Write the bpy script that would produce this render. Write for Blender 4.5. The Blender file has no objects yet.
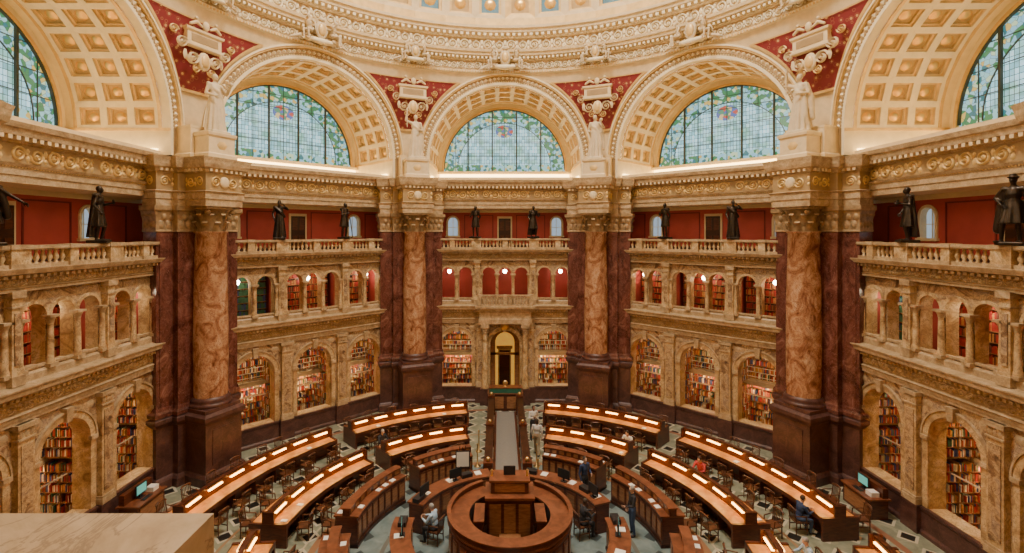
import bpy, bmesh, math, random
from mathutils import Vector, Matrix
from mathutils.bvhtree import BVHTree
pi=math.pi; sin=math.sin; cos=math.cos
rnd=random.Random(7)
D=16.2; CZ=10.7; FPX=490.0
Z0=15.15; RI=4.75; RE=5.45; YA=14.4; YW=18.9; W=14.7

# ------------------------------------------------------------------ materials
class NT:
    def __init__(s,name,rough=.5,metal=0.0,spec=None):
        s.m=bpy.data.materials.new(name); s.m.use_nodes=True
        s.n=s.m.node_tree.nodes; s.l=s.m.node_tree.links
        s.b=s.n['Principled BSDF']
        s.b.inputs['Roughness'].default_value=rough; s.b.inputs['Metallic'].default_value=metal
    def node(s,t,**k):
        a=s.n.new(t)
        for q,v in k.items(): setattr(a,q,v)
        return a
    def co(s,scale=(1,1,1)):
        t=s.node('ShaderNodeTexCoord'); m=s.node('ShaderNodeMapping')
        m.inputs['Scale'].default_value=scale
        s.l.new(t.outputs['Object'],m.inputs['Vector']); return m.outputs['Vector']
    def noise(s,vec,scale,detail=6,dist=0,rough=.55):
        n=s.node('ShaderNodeTexNoise'); n.inputs['Scale'].default_value=scale
        n.inputs['Detail'].default_value=detail; n.inputs['Distortion'].default_value=dist
        n.inputs['Roughness'].default_value=rough
        s.l.new(vec,n.inputs['Vector']); return n.outputs['Fac']
    def ramp(s,fac,stops,interp='LINEAR'):
        r=s.node('ShaderNodeValToRGB'); cr=r.color_ramp; cr.interpolation=interp
        while len(cr.elements)<len(stops): cr.elements.new(.5)
        for e,(p,c) in zip(cr.elements,stops):
            e.position=p; e.color=(c[0],c[1],c[2],1)
        s.l.new(fac,r.inputs['Fac']); return r.outputs['Color']
    def mix(s,fac,a,b,mode='MIX'):
        m=s.node('ShaderNodeMix',data_type='RGBA',blend_type=mode)
        for sock,v in ((m.inputs[0],fac),(m.inputs[6],a),(m.inputs[7],b)):
            if isinstance(v,(int,float)): sock.default_value=v
            elif isinstance(v,tuple): sock.default_value=(v[0],v[1],v[2],1)
            else: s.l.new(v,sock)
        return m.outputs[2]
    def math(s,op,a,b=0.0,c=None):
        m=s.node('ShaderNodeMath',operation=op)
        for i,v in enumerate((a,b,c)):
            if v is None: continue
            if isinstance(v,(int,float)): m.inputs[i].default_value=v
            else: s.l.new(v,m.inputs[i])
        return m.outputs[0]
    def color(s,c):
        if isinstance(c,tuple): s.b.inputs['Base Color'].default_value=(c[0],c[1],c[2],1)
        else: s.l.new(c,s.b.inputs['Base Color'])
    def bump(s,h,st=.3,dist=.02):
        b=s.node('ShaderNodeBump'); b.inputs['Strength'].default_value=st; b.inputs['Distance'].default_value=dist
        s.l.new(h,b.inputs['Height']); s.l.new(b.outputs['Normal'],s.b.inputs['Normal'])
    def emit(s,c,st):
        if isinstance(c,tuple): s.b.inputs['Emission Color'].default_value=(c[0],c[1],c[2],1)
        else: s.l.new(c,s.b.inputs['Emission Color'])
        s.b.inputs['Emission Strength'].default_value=st

def marble(name,stops,scale=1.2,rough=.28,vein=None,sc=(1,1,1),vs=1.0,vw=.03):
    t=NT(name,rough); v=t.co(sc)
    f=t.noise(v,scale,9,1.6,.66)
    c=t.ramp(f,stops)
    if vein:
        f2=t.noise(v,scale*1.7*vs,7,2.6,.6)
        a=t.math('ABSOLUTE',t.math('SUBTRACT',f2,.5))
        k=t.ramp(a,[(0,(.8,.8,.8)),(vw,(0,0,0))])
        c=t.mix(k,c,vein)
    t.color(c); return t.m
def plain(name,c,rough=.5,metal=0.,var=.18,scale=3,emit=None,bump=0):
    t=NT(name,rough,metal); v=t.co()
    f=t.noise(v,scale,5)
    d=tuple(x*(1-var) for x in c); e=tuple(min(1,x*(1+var)) for x in c)
    t.color(t.ramp(f,[(.3,d),(.7,e)]))
    if bump: t.bump(t.noise(v,scale*8,4),bump)
    if emit: t.emit(emit[0],emit[1])
    return t.m
M={}
M['ochre']=marble('siena_marble',[(.32,(.11,.06,.035)),(.43,(.30,.175,.085)),(.51,(.60,.42,.22)),(.59,(.36,.25,.17)),(.72,(.72,.57,.36))],1.5,.3,(.11,.06,.04))
M['ochre2']=marble('algiers_marble',[(.32,(.22,.12,.05)),(.45,(.50,.32,.14)),(.57,(.66,.47,.24)),(.72,(.78,.64,.42))],1.3,.3,(.24,.135,.07))
M['tan']=marble('column_marble',[(.32,(.15,.05,.025)),(.43,(.36,.16,.075)),(.53,(.54,.30,.155)),(.68,(.68,.46,.29))],1.5,.2,(.18,.07,.045),(1,1,.7))
M['dred']=marble('numidian_marble',[(.32,(.045,.013,.009)),(.46,(.11,.034,.023)),(.58,(.175,.062,.042)),(.74,(.34,.17,.125))],1.4,.2,(.27,.13,.095),(1,1,.6),1,.012)
M['ped']=marble('tennessee_marble',[(.3,(.045,.018,.014)),(.5,(.085,.036,.029)),(.7,(.15,.068,.052))],1.3,.38,(.17,.08,.06),vw=.015)
M['stone']=marble('entablature_stone',[(.3,(.28,.175,.085)),(.5,(.49,.345,.185)),(.7,(.66,.50,.31))],1.9,.45,(.24,.155,.085),vw=.02)
M['cream']=plain('cream_plaster',(.74,.58,.34),.6,var=.10)
M['cream2']=plain('ivory_plaster',(.82,.70,.46),.6,var=.07)
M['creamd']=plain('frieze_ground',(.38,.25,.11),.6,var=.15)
M['goldp']=plain('gilded_relief',(.72,.49,.19),.42,.2,var=.15)
M['gold']=plain('gold_leaf',(.85,.52,.14),.3,.6,var=.1)
M['bronzecap']=plain('capital_gilt',(.36,.24,.12),.45,.2,var=.35,scale=6)
t=NT('crimson_pendentive',.6); v=t.co((1,1,1))
vo=t.node('ShaderNodeTexVoronoi'); vo.inputs['Scale'].default_value=3.6; t.l.new(v,vo.inputs['Vector'])
t.color(t.mix(t.ramp(vo.outputs['Distance'],[(.0,(1,1,1)),(.20,(1,1,1)),(.24,(0,0,0)),(.34,(0,0,0)),(.36,(.6,.6,.6)),(.39,(0,0,0))]),(.23,.020,.026),(.60,.36,.15))); M['crimson']=t.m
M['redwall']=plain('red_painted_wall',(.48,.075,.065),.55,var=.15,scale=1)
M['redwall2']=plain('maroon_band',(.20,.025,.025),.55,var=.12,scale=1)
M['blue']=plain('coffer_blue',(.10,.24,.34),.5)
M['coffer']=plain('coffer_ground',(.50,.33,.13),.6)
M['lead']=plain('window_lead',(.05,.065,.055),.5)
M['bronze']=plain('patinated_bronze',(.045,.032,.022),.33,.7,var=.3,scale=8)
M['plaster']=plain('plaster_statue_white',(.62,.50,.32),.55,var=.12,scale=4)
def wood(name,a,b,rough=.3):
    t=NT(name,rough); v=t.co((1,1,6)); f=t.noise(v,3,6,1.0)
    t.color(t.ramp(f,[(.35,a),(.65,b)])); return t.m
M['mahog']=wood('mahogany',(.060,.016,.008),(.14,.042,.018))
M['mahog2']=wood('mahogany_top',(.13,.042,.018),(.25,.085,.036),.34)
M['panelw']=wood('desk_panel_wood',(.22,.09,.035),(.38,.18,.075),.35)
M['deskw']=wood('desk_top_wood',(.48,.20,.055),(.70,.34,.10),.3)
M['darkw']=wood('dark_oak',(.025,.009,.005),(.065,.022,.012))
M['chairw']=wood('chair_wood',(.07,.025,.011),(.17,.065,.028))
M['iron']=plain('painted_iron',(.45,.36,.24),.5)
M['lamp']=plain('lamp_glow',(1,.7,.3),.5,emit=((1,.47,.10),15))
M['bulb']=plain('globe_glass',(1,.9,.7),.5,emit=((1,.82,.55),45))
M['cove']=plain('cove_tube',(1,.9,.7),.5,emit=((1,.66,.24),9))
M['door_glow']=plain('vestibule_wall_glow',(.85,.54,.10),.6,emit=((1,.52,.08),.5))  # emission on the wall stands in for the lit vestibule interior
M['tube']=plain('stack_light',(1,.9,.7),.5,emit=((1,.72,.38),75))
M['carpet']=plain('aisle_carpet',(.24,.22,.19),.9,var=.1,scale=20)
M['green']=plain('green_leather',(.03,.14,.09),.5)
M['screen']=plain('monitor_screen',(.1,.5,.45),.3,emit=((.2,.65,.6),.4))
M['black']=plain('black_plastic',(.02,.02,.022),.4)
M['paper']=plain('white_paper',(.85,.83,.76),.7,var=.04)
M['shade']=plain('brass_shade',(.36,.18,.06),.3,.6)
M['brass']=plain('brass',(.75,.5,.2),.3,.8)
bookc=[(.45,.04,.03),(.16,.05,.03),(.60,.28,.08),(.05,.17,.09),(.05,.08,.24),(.70,.52,.28),(.34,.13,.05),(.84,.76,.60)]
for i,c in enumerate(bookc): M['bk%d'%i]=plain('book_cloth_%d'%i,c,.6,var=.25,scale=9)
M['skin']=plain('skin',(.60,.36,.25),.5,var=.05)
M['skin2']=plain('skin_dark',(.20,.10,.065),.5,var=.05)
M['hairb']=plain('hair_brown',(.05,.03,.018),.6)
M['hairg']=plain('hair_grey',(.35,.33,.31),.6)
for n,c in dict(blueshirt=(.42,.58,.75),navy=(.03,.05,.12),white=(.6,.6,.58),dark=(.03,.03,.035),redc=(.45,.05,.05),khaki=(.35,.27,.17),jeans=(.06,.10,.2),teal=(.05,.2,.2)).items():
    M['c_'+n]=plain('cloth_'+n,c,.8,var=.12,scale=12)
# stained glass
t=NT('stained_glass',.2)
tc=t.node('ShaderNodeTexCoord'); sx=t.node('ShaderNodeSeparateXYZ'); t.l.new(tc.outputs['Object'],sx.inputs[0])
X=sx.outputs[0]; Z=t.math('SUBTRACT',sx.outputs[2],Z0)
rr=t.math('SQRT',t.math('ADD',t.math('MULTIPLY',X,X),t.math('MULTIPLY',Z,Z)))
cx=t.node('ShaderNodeCombineXYZ'); t.l.new(X,cx.inputs[0]); t.l.new(Z,cx.inputs[1])
vo=t.node('ShaderNodeTexVoronoi',feature='DISTANCE_TO_EDGE'); vo.inputs['Scale'].default_value=5.2; t.l.new(cx.outputs[0],vo.inputs['Vector'])
vc=t.node('ShaderNodeTexVoronoi'); vc.inputs['Scale'].default_value=5.2; t.l.new(cx.outputs[0],vc.inputs['Vector'])
sh=t.node('ShaderNodeSeparateColor'); t.l.new(vc.outputs['Color'],sh.inputs[0])
bord=t.ramp(sh.outputs[0],[(0,(.03,.14,.06)),(.26,(.20,.38,.38)),(.46,(.42,.28,.07)),(.54,(.16,.34,.42)),(.74,(.02,.11,.13)),(.88,(.34,.42,.26))],'CONSTANT')
br=t.node('ShaderNodeTexBrick'); br.offset=0; br.inputs['Scale'].default_value=1.0
for k,vv in (('Mortar Size',.014),('Brick Width',.18),('Row Height',.24)): br.inputs[k].default_value=vv
br.inputs['Color1'].default_value=(.12,.27,.30,1); br.inputs['Color2'].default_value=(.32,.50,.55,1); br.inputs['Mortar'].default_value=(.03,.08,.07,1)
t.l.new(cx.outputs[0],br.inputs['Vector'])
nz=t.noise(cx.outputs[0],1.1,3)
inner=t.mix(t.ramp(nz,[(.45,(0,0,0)),(.6,(1,1,1))]),br.outputs['Color'],(1.3,1.35,1.4),'MULTIPLY')
inner=t.mix(t.ramp(nz,[(.35,(1,1,1)),(.5,(0,0,0))]),inner,(.75,.95,.72),'MULTIPLY')
fin=t.mix(t.math('GREATER_THAN',rr,3.35),inner,bord)
zz=t.math('SUBTRACT',Z,2.75); em=t.math('SQRT',t.math('ADD',t.math('MULTIPLY',t.math('MULTIPLY',X,X),.5),t.math('MULTIPLY',zz,zz)))
embl=t.ramp(sh.outputs[1],[(0,(.32,.05,.04)),(.2,(.05,.09,.26)),(.45,(.42,.32,.15)),(.7,(.05,.17,.1))],'CONSTANT')
fin=t.mix(t.math('LESS_THAN',em,.45),fin,embl)
fin=t.mix(t.math('LESS_THAN',Z,.35),fin,bord)
lead=t.ramp(vo.outputs['Distance'],[(0,(1,1,1)),(.035,(0,0,0))])
fin=t.mix(t.math('MULTIPLY',lead,t.math('GREATER_THAN',rr,3.35)),fin,(.02,.04,.035))
t.color((.05,.06,.06)); t.emit(fin,2.1); M['glass']=t.m
t=NT('small_window_glass',.2); t.color((.3,.4,.5)); t.emit((.55,.72,.9),.55); M['sglass']=t.m
# floor
t=NT('mosaic_floor',.35)
tc=t.node('ShaderNodeTexCoord'); ln=t.node('ShaderNodeVectorMath',operation='LENGTH'); t.l.new(tc.outputs['Object'],ln.inputs[0])
vo=t.node('ShaderNodeTexVoronoi',distance='MANHATTAN',voronoi_dimensions='2D'); vo.inputs['Scale'].default_value=1.0; vo.inputs['Randomness'].default_value=0
t.l.new(tc.outputs['Object'],vo.inputs['Vector'])
v=t.co(); nf=t.noise(v,2.2,8,.8)
base=t.ramp(nf,[(.3,(.17,.185,.13)),(.55,(.28,.29,.205)),(.75,(.39,.38,.28))])
dia=t.ramp(vo.outputs['Distance'],[(0,(1,1,1)),(.27,(1,1,1)),(.275,(0,0,0))])
c=t.mix(dia,base,(.022,.02,.017))
gr=t.ramp(vo.outputs['Distance'],[(.275,(0,0,0)),(.28,(1,1,1)),(.40,(1,1,1)),(.405,(0,0,0))])
c=t.mix(gr,c,(.55,.50,.37))
c=t.mix(t.math('LESS_THAN',ln.outputs['Value'],6.6),c,t.mix(dia,t.ramp(nf,[(.3,(.12,.17,.17)),(.7,(.23,.29,.285))]),(.05,.065,.065)))
for a,b,cc in ((6.5,6.75,(.32,.16,.08)),(6.95,7.02,(.5,.42,.28)),(9.75,9.85,(.35,.2,.1)),(13.2,13.45,(.3,.14,.08)),(4.2,4.35,(.14,.14,.12))):
    k=t.math('MULTIPLY',t.math('GREATER_THAN',ln.outputs['Value'],a),t.math('LESS_THAN',ln.outputs['Value'],b)); c=t.mix(k,c,cc)
t.color(c); M['floor']=t.m

# ------------------------------------------------------------------ mesh builder
class MB:
    def __init__(s): s.v=[];s.f=[];s.mi=[];s.sm=[];s.mats=[];s.xf=None
    def mid(s,m):
        if m not in s.mats: s.mats.append(m)
        return s.mats.index(m)
    def add(s,vs,fs,m,sm=False):
        o=len(s.v)
        if s.xf: vs=[s.xf(Vector(p)) for p in vs]
        s.v.extend([tuple(p) for p in vs]); k=s.mid(m)
        for f in fs: s.f.append(tuple(i+o for i in f)); s.mi.append(k); s.sm.append(sm)
    def q(s,a,b,c,d,m,sm=False): s.add([a,b,c,d],[(0,1,2,3)],m,sm)
    def box(s,x0,x1,y0,y1,z0,z1,m):
        vs=[(x,y,z) for z in (z0,z1) for x,y in ((x0,y0),(x1,y0),(x1,y1),(x0,y1))]
        s.add(vs,[(0,3,2,1),(4,5,6,7),(0,1,5,4),(1,2,6,5),(2,3,7,6),(3,0,4,7)],m)
    def lathe(s,prof,cx,cy,n,m,sm=True,cap=True):
        k=n
        vs=[(cx+r*cos(2*pi*i/n),cy+r*sin(2*pi*i/n),z) for r,z in prof for i in range(k)]
        fs=[]
        for j in range(len(prof)-1):
            for i in range(n):
                i2=(i+1)%k
                fs.append((j*k+i,j*k+i2,(j+1)*k+i2,(j+1)*k+i))
        s.add(vs,fs,m,sm)
        if cap:
            for j in (0,len(prof)-1):
                s.add([vs[j*k+i] for i in range(k)],[tuple(range(k)) if j else tuple(reversed(range(k)))],m)
    def sweep(s,path,prof,m,closed=False,pclosed=False,caps=False,sm=False):
        n=len(path); off=[]
        for i in range(n):
            p=Vector(path[i])
            a=Vector(path[i-1]) if (i>0 or closed) else None
            b=Vector(path[(i+1)%n]) if (i<n-1 or closed) else None
            ns=[]
            if a is not None: d=(p-a).normalized(); ns.append(Vector((d.y,-d.x)))
            if b is not None: d=(b-p).normalized(); ns.append(Vector((d.y,-d.x)))
            if len(ns)==2:
                h=(ns[0]+ns[1]); h=h.normalized() if h.length>1e-6 else ns[0]
                h=h/max(.25,h.dot(ns[0]))
            else: h=ns[0]
            off.append(h)
        k=len(prof)
        vs=[(path[i][0]+off[i].x*o,path[i][1]+off[i].y*o,z) for i in range(n) for o,z in prof]
        fs=[]
        for i in range(n if closed else n-1):
            i2=(i+1)%n
            for j in range(k if pclosed else k-1):
                j2=(j+1)%k
                fs.append((i*k+j,i2*k+j,i2*k+j2,i*k+j2))
        s.add(vs,fs,m,sm)
        if caps:
            s.add([vs[j] for j in range(k)],[tuple(range(k))],m)
            s.add([vs[(n-1)*k+j] for j in range(k)],[tuple(reversed(range(k)))],m)
    def cone(s,p0,r0,p1,r1,m,n=12,fl=1.0):
        p0=Vector(p0);p1=Vector(p1);d=(p1-p0)
        if d.length<1e-6: return
        d.normalize(); u=d.orthogonal().normalized()
        if abs(d.z)>.5: u=Vector((1,0,0)); u=(u-d*u.dot(d)).normalized()
        w=d.cross(u)
        vs=[p+ (u*cos(2*pi*i/n)+w*sin(2*pi*i/n)*fl)*r for p,r in ((p0,r0),(p1,r1)) for i in range(n)]
        fs=[(i,(i+1)%n,n+(i+1)%n,n+i) for i in range(n)]
        s.add(vs,fs,m,True); s.add(vs[:n],[tuple(reversed(range(n)))],m); s.add(vs[n:],[tuple(range(n))],m)
    def ball(s,c,r,m,n=12,rot=None):
        if isinstance(r,(int,float)): r=(r,r,r)
        k=n//2; vs=[];fs=[]
        for j in range(k+1):
            ph=-pi/2+pi*j/k
            for i in range(n):
                a=2*pi*i/n; p=Vector((r[0]*cos(ph)*cos(a),r[1]*cos(ph)*sin(a),r[2]*sin(ph)))
                if rot: p=rot@p
                vs.append(p+Vector(c))
        for j in range(k):
            for i in range(n):
                fs.append((j*n+i,j*n+(i+1)%n,(j+1)*n+(i+1)%n,(j+1)*n+i))
        s.add(vs,fs,m,True)
    def limb(s,pts,rs,m,n=12):
        for i in range(len(pts)-1):
            s.cone(pts[i],rs[i],pts[i+1],rs[i+1],m,n)
        for p,r in zip(pts,rs): s.ball(p,r,m,n)
    def mesh(s,name):
        me=bpy.data.meshes.new(name); me.from_pydata(s.v,[],s.f)
        for k in s.mats: me.materials.append(M[k])
        me.polygons.foreach_set('material_index',s.mi); me.polygons.foreach_set('use_smooth',s.sm)
        me.update(); return me
def obj(name,me,loc=(0,0,0),rz=0,sc=1,parent=None):
    o=bpy.data.objects.new(name,me); bpy.context.collection.objects.link(o)
    o.location=loc; o.rotation_euler=(0,0,rz)
    o.scale=(sc,sc,sc) if isinstance(sc,(int,float)) else sc
    if parent: o.parent=parent
    return o

def arched_wall(mb,x0,x1,z0,z1,ops,yf,yb,m,rm,n=14,back=True):
    cur=x0
    def face(a,b,c,d):
        for y in ((yf,yb) if back else (yf,)): mb.q((a,y,c),(b,y,c),(b,y,d),(a,y,d),m)
    for cx,hw,sill,spr in sorted(ops):
        if cx-hw>cur+1e-4: face(cur,cx-hw,z0,z1)
        if sill>z0+1e-4: face(cx-hw,cx+hw,z0,sill)
        arc=[(cx+hw*cos(pi-pi*i/n),spr+hw*sin(pi*i/n)) for i in range(n+1)]
        for (a,za),(b,zb) in zip(arc,arc[1:]):
            for y in ((yf,yb) if back else (yf,)): mb.q((a,y,za),(b,y,zb),(b,y,z1),(a,y,z1),m)
            mb.q((a,yf,za),(a,yb,za),(b,yb,zb),(b,yf,zb),rm,True)
        for x in (cx-hw,cx+hw): mb.q((x,yf,sill),(x,yb,sill),(x,yb,spr),(x,yf,spr),rm)
        mb.q((cx-hw,yf,sill),(cx+hw,yf,sill),(cx+hw,yb,sill),(cx-hw,yb,sill),rm)
        cur=cx+hw
    if cur<x1: face(cur,x1,z0,z1)
def arch_band(mb,cx,cz,r0,r1,yf,yb,m,leg=None,n=24):
    pr=[]
    if leg is not None: pr.append((-1,0,leg))
    for i in range(n+1): pr.append((cos(pi-pi*i/n),sin(pi*i/n),cz))
    if leg is not None: pr.append((1,0,leg))
    for (a,sa,za),(b,sb,zb) in zip(pr,pr[1:]):
        A0=(cx+a*r0,za+sa*r0);A1=(cx+a*r1,za+sa*r1);B0=(cx+b*r0,zb+sb*r0);B1=(cx+b*r1,zb+sb*r1)
        mb.q((A0[0],yf,A0[1]),(B0[0],yf,B0[1]),(B1[0],yf,B1[1]),(A1[0],yf,A1[1]),m)
        mb.q((A1[0],yf,A1[1]),(B1[0],yf,B1[1]),(B1[0],yb,B1[1]),(A1[0],yb,A1[1]),m)
        mb.q((A0[0],yf,A0[1]),(B0[0],yf,B0[1]),(B0[0],yb,B0[1]),(A0[0],yb,A0[1]),m)
def scroll(mb,P,u,v,r,fl,m,h=.05,n=18):
    w=r*.17; ring=[]
    for i in range(n+1):
        a=i/n*3.4*pi; rr=r*(1-.8*i/n)
        row=[]
        for dr,hh in ((-w,0.005),(0,h),(w,0.005)):
            q=rr+dr*(1-.4*i/n)
            row.append(P(u+fl*q*cos(a+pi),v+q*sin(a+pi)*(1 if fl>0 else -1),hh))
        ring.append(row)
    vs=[p for row in ring for p in row]; fs=[]
    for i in range(n):
        for j in range(2): fs.append((i*3+j,i*3+3+j,i*3+4+j,i*3+1+j))
    mb.add(vs,fs,m,True)
    bud(mb,P,u,v,r*.28,m,h*1.4)
def bud(mb,P,u,v,r,m,h=.06,rz=None):
    rz=rz or r
    vs=[P(u+r*cos(2*pi*i/6),v+rz*sin(2*pi*i/6),.003) for i in range(6)]+[P(u,v,h)]
    mb.add(vs,[(i,(i+1)%6,6) for i in range(6)],m,True)
def frieze(mb,P,u0,u1,v,r,m,h=.05):
    n=max(1,int((u1-u0)/(2.25*r))); st=(u1-u0)/n
    for i in range(n):
        u=u0+(i+.5)*st; fl=1 if i%2 else -1
        scroll(mb,P,u,v,r,fl,m,h)
        bud(mb,P,u+st/2,v+fl*r*.45,r*.3,m,h,r*.5); bud(mb,P,u+st/2,v-fl*r*.5,r*.25,m,h,r*.35)
def rowbox(mb,P,u0,u1,v0,v1,w,gap,h,m):
    n=max(1,int((u1-u0)/(w+gap))); st=(u1-u0)/n
    for i in range(n):
        a=u0+i*st+(st-w)/2;b=a+w
        vs=[P(a,v0,0),P(b,v0,0),P(b,v1,0),P(a,v1,0),P(a,v0,h),P(b,v0,h),P(b,v1,h),P(a,v1,h)]
        mb.add(vs,[(4,5,6,7),(0,1,5,4),(1,2,6,5),(2,3,7,6),(3,0,4,7)],m)
def coffer(mb,P,u0,u1,v0,v1,fr,dep,mf,ms,mb_,mr,rr=.3):
    def rect(k,h):
        du=(u1-u0)*k;dv=(v1-v0)*k
        return [P(u0+du,v0+dv,h),P(u1-du,v0+dv,h),P(u1-du,v1-dv,h),P(u0+du,v1-dv,h)]
    A=rect(0,0);B=rect(fr,0);C=rect(fr,dep*.5);E=rect(fr+.08,dep*.5);F=rect(fr+.08,dep)
    for a,b,m in ((A,B,mf),(B,C,ms),(C,E,'goldp'),(E,F,ms)):
        for i in range(4): mb.q(a[i],a[(i+1)%4],b[(i+1)%4],b[i],m)
    mb.q(*F,mb_)
    uc=(u0+u1)/2;vc=(v0+v1)/2; ru=(u1-u0)*rr*.5; rv=(v1-v0)*rr*.5
    vs=[P(uc+ru*cos(2*pi*i/8),vc+rv*sin(2*pi*i/8),dep*.95) for i in range(8)]+[P(uc,vc,dep*.2)]
    mb.add(vs,[(i,(i+1)%8,8) for i in range(8)],mr,True)

# ------------------------------------------------------------------ wall bay
PAIRS=[-3.6,-2.5,-1.02,0,1.02,2.5,3.6]
def leafcap(mb,cx,cy,z0,h,r,m,n=8):
    mb.lathe([(r*.9,z0),(r*.88,z0+h*.5),(r*1.05,z0+h*.85),(r*1.25,z0+h*.9)],cx,cy,20,m,cap=False)
    for row,(zz,hh,rr,of) in enumerate(((z0,h*.42,r*.92,0),(z0+h*.28,h*.45,r*.92,.5))):
        for i in range(n):
            a=2*pi*(i+of)/n; wd=pi/n*.85
            pts=[]
            for k,(q,o) in enumerate(((0,.0),(.5,.06),(.85,.22),(1.0,.38),(.85,.46))):
                ww=wd*(1-.5*(q if k<4 else 1))
                for sgn in (-1,0,1):
                    rad=rr+o*r*1.0+(.03*r if sgn==0 else 0)
                    pts.append((cx+rad*cos(a+sgn*ww),cy+rad*sin(a+sgn*ww),zz+q*hh))
            fs=[(k*3+j,k*3+j+1,k*3+4+j,k*3+3+j) for k in range(4) for j in range(2)]
            mb.add(pts,fs,m,True)
    for i in range(4):
        a=pi/4+i*pi/2; c=(cx+r*1.38*cos(a),cy+r*1.38*sin(a),z0+h*.78)
        mb.ball(c,(r*.2,r*.2,r*.2),m,8)
    q=r*1.28
    mb.box(cx-q,cx+q,cy-q,cy+q,z0+h*.9,z0+h,m)
def bay(kind):
    mb=MB(); P=lambda y:(lambda u,v,h:(u,y-h,v))
    south=kind=='south'; north=kind=='north'
    ops=[(-3.05,.95,1.0,3.55),(3.05,.95,1.0,3.55)]
    ops.append((0,.95,0.0,3.6) if north else (0,.95,1.0,3.55))
    arched_wall(mb,-6.1,6.1,0,5.0,ops,W,15.3,'ochre','ochre2')
    for a,b in (((-6.1,-1.7),(1.7,6.1)) if north else ((-6.1,6.1),)): mb.sweep([(a,W),(b,W)],[(0,0),(.16,0),(.16,.12),(.1,.2),(.1,.85),(.15,.92),(.15,1.0),(0,1.0)],'ped',caps=True)
    for cx in (-3.05,0,3.05):
        arch_band(mb,cx,3.55,.95,1.16,W-.06,W-.001,'ochre2',leg=1.01)
        arch_band(mb,cx,3.55,1.16,1.22,W-.1,W-.001,'stone',leg=3.5)
        for sg in (-1,1): mb.box(cx+sg*1.06-.14,cx+sg*1.06+.14,W-.12,W,3.42,3.56,'stone')
        mb.add([(cx-.1,W-.16,4.42),(cx+.1,W-.16,4.42),(cx+.15,W-.2,4.9),(cx-.15,W-.2,4.9),(cx-.1,W,4.42),(cx+.1,W,4.42),(cx+.15,W,4.9),(cx-.15,W,4.9)],[(0,1,2,3),(0,4,5,1),(1,5,6,2),(3,2,6,7),(4,0,3,7)],'stone')
        for sg in (-1,1): bud(mb,P(W),cx+sg*.98,4.68,.2,'stone',.06,.16)
    for px in (-4.62,-1.525,1.525,4.62):
        mb.box(px-.26,px+.26,W-.2,W,1.0,5.0,'ochre2'); mb.box(px-.18,px+.18,W-.23,W-.19,1.45,4.35,'ochre')
        mb.box(px-.31,px+.31,W-.26,W,1.0,1.2,'stone'); mb.box(px-.29,px+.29,W-.24,W,1.2,1.28,'stone')
        mb.box(px-.33,px+.33,W-.28,W,4.85,5.0,'stone'); mb.box(px-.28,px+.28,W-.24,W,4.5,4.56,'stone')
        for k in range(3): bud(mb,P(W-.2),px-.16+.16*k,4.7,.075,'stone',.07,.13)
        mb.box(px-.36,px+.36,W-.26,W-.0,0,1.0,'ped')
    ent1=[(0,5.0),(.1,5.0),(.1,5.12),(.13,5.12),(.13,5.22),(.18,5.26),(.06,5.3),(.06,5.66),(.14,5.7),(.2,5.8),(.36,5.88),(.38,6.0),(.42,6.06),(.42,6.1),(0,6.15)]
    mb.sweep([(-6.1,W),(6.1,W)],ent1,'stone')
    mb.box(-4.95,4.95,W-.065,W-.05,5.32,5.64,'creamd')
    frieze(mb,P(W-.065),-4.9,4.9,5.48,.14,'ochre2',.05)
    rowbox(mb,P(W-.14),-5,5,5.70,5.79,.1,.09,.09,'ochre2')
    up=[(x,.42,6.5,8.05) for x in PAIRS]
    arched_wall(mb,-6.1,6.1,6.1,8.95,up,W+.1,15.25,'ochre','ochre2',10)
    for x in PAIRS:
        arch_band(mb,x,8.05,.42,.52,W+.04,W+.099,'ochre2',leg=7.98,n=12)
        mb.box(x-.41,x+.41,W+.05,W+.16,6.48,6.56,'stone')
    for x in (-3.05,-.51,.51,3.05,-4.13,-1.97,-1.53,1.53,1.97,4.13):
        mb.lathe([(.13,6.5),(.13,6.6),(.1,6.66),(.095,7.2),(.08,7.8)],x,W+.02,12,'ochre2',cap=False)
        mb.lathe([(.09,7.78),(.1,7.86),(.15,7.98)],x,W+.02,12,'stone',cap=False)
        mb.box(x-.17,x+.17,W-.14,W+.18,7.98,8.06,'stone')
        mb.box(x-.15,x+.15,W-.12,W+.16,6.4,6.52,'stone')
    for px in (-4.62,-1.75,1.75,4.62):
        w=.22 if abs(px)>4 else .16
        mb.box(px-w,px+w,W-.14,W+.1,6.15,8.95,'ochre2'); mb.box(px-w+.07,px+w-.07,W-.17,W-.13,6.75,8.3,'ochre')
        mb.box(px-w-.05,px+w+.05,W-.2,W+.1,6.15,6.45,'stone'); mb.box(px-w-.06,px+w+.06,W-.22,W+.1,8.75,8.95,'stone'); mb.box(px-w-.03,px+w+.03,W-.18,W+.1,8.45,8.5,'stone')
    mb.sweep([(-6.1,W+.1),(6.1,W+.1)],[(0,6.15),(.12,6.15),(.12,6.35),(.08,6.4),(0,6.42)],'stone')
    if not south:
        mb.sweep([(-6.1,W),(6.1,W)],[(0,8.9),(.1,8.92),(.1,9.0),(.14,9.04),(.05,9.06),(.05,9.32),(.12,9.35),(.2,9.42),(.36,9.46),(.42,9.6),(.42,9.63),(-.1,9.63)],'stone')
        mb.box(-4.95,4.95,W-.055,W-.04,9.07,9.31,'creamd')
        frieze(mb,P(W-.055),-4.9,4.9,9.19,.11,'ochre2',.04)
        rowbox(mb,P(W-.14),-5,5,9.33,9.42,.12,.1,.14,'stone')
        mb.box(-6.1,6.1,W-.35,17.0,9.56,9.62,'stone')
    else:
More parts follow.
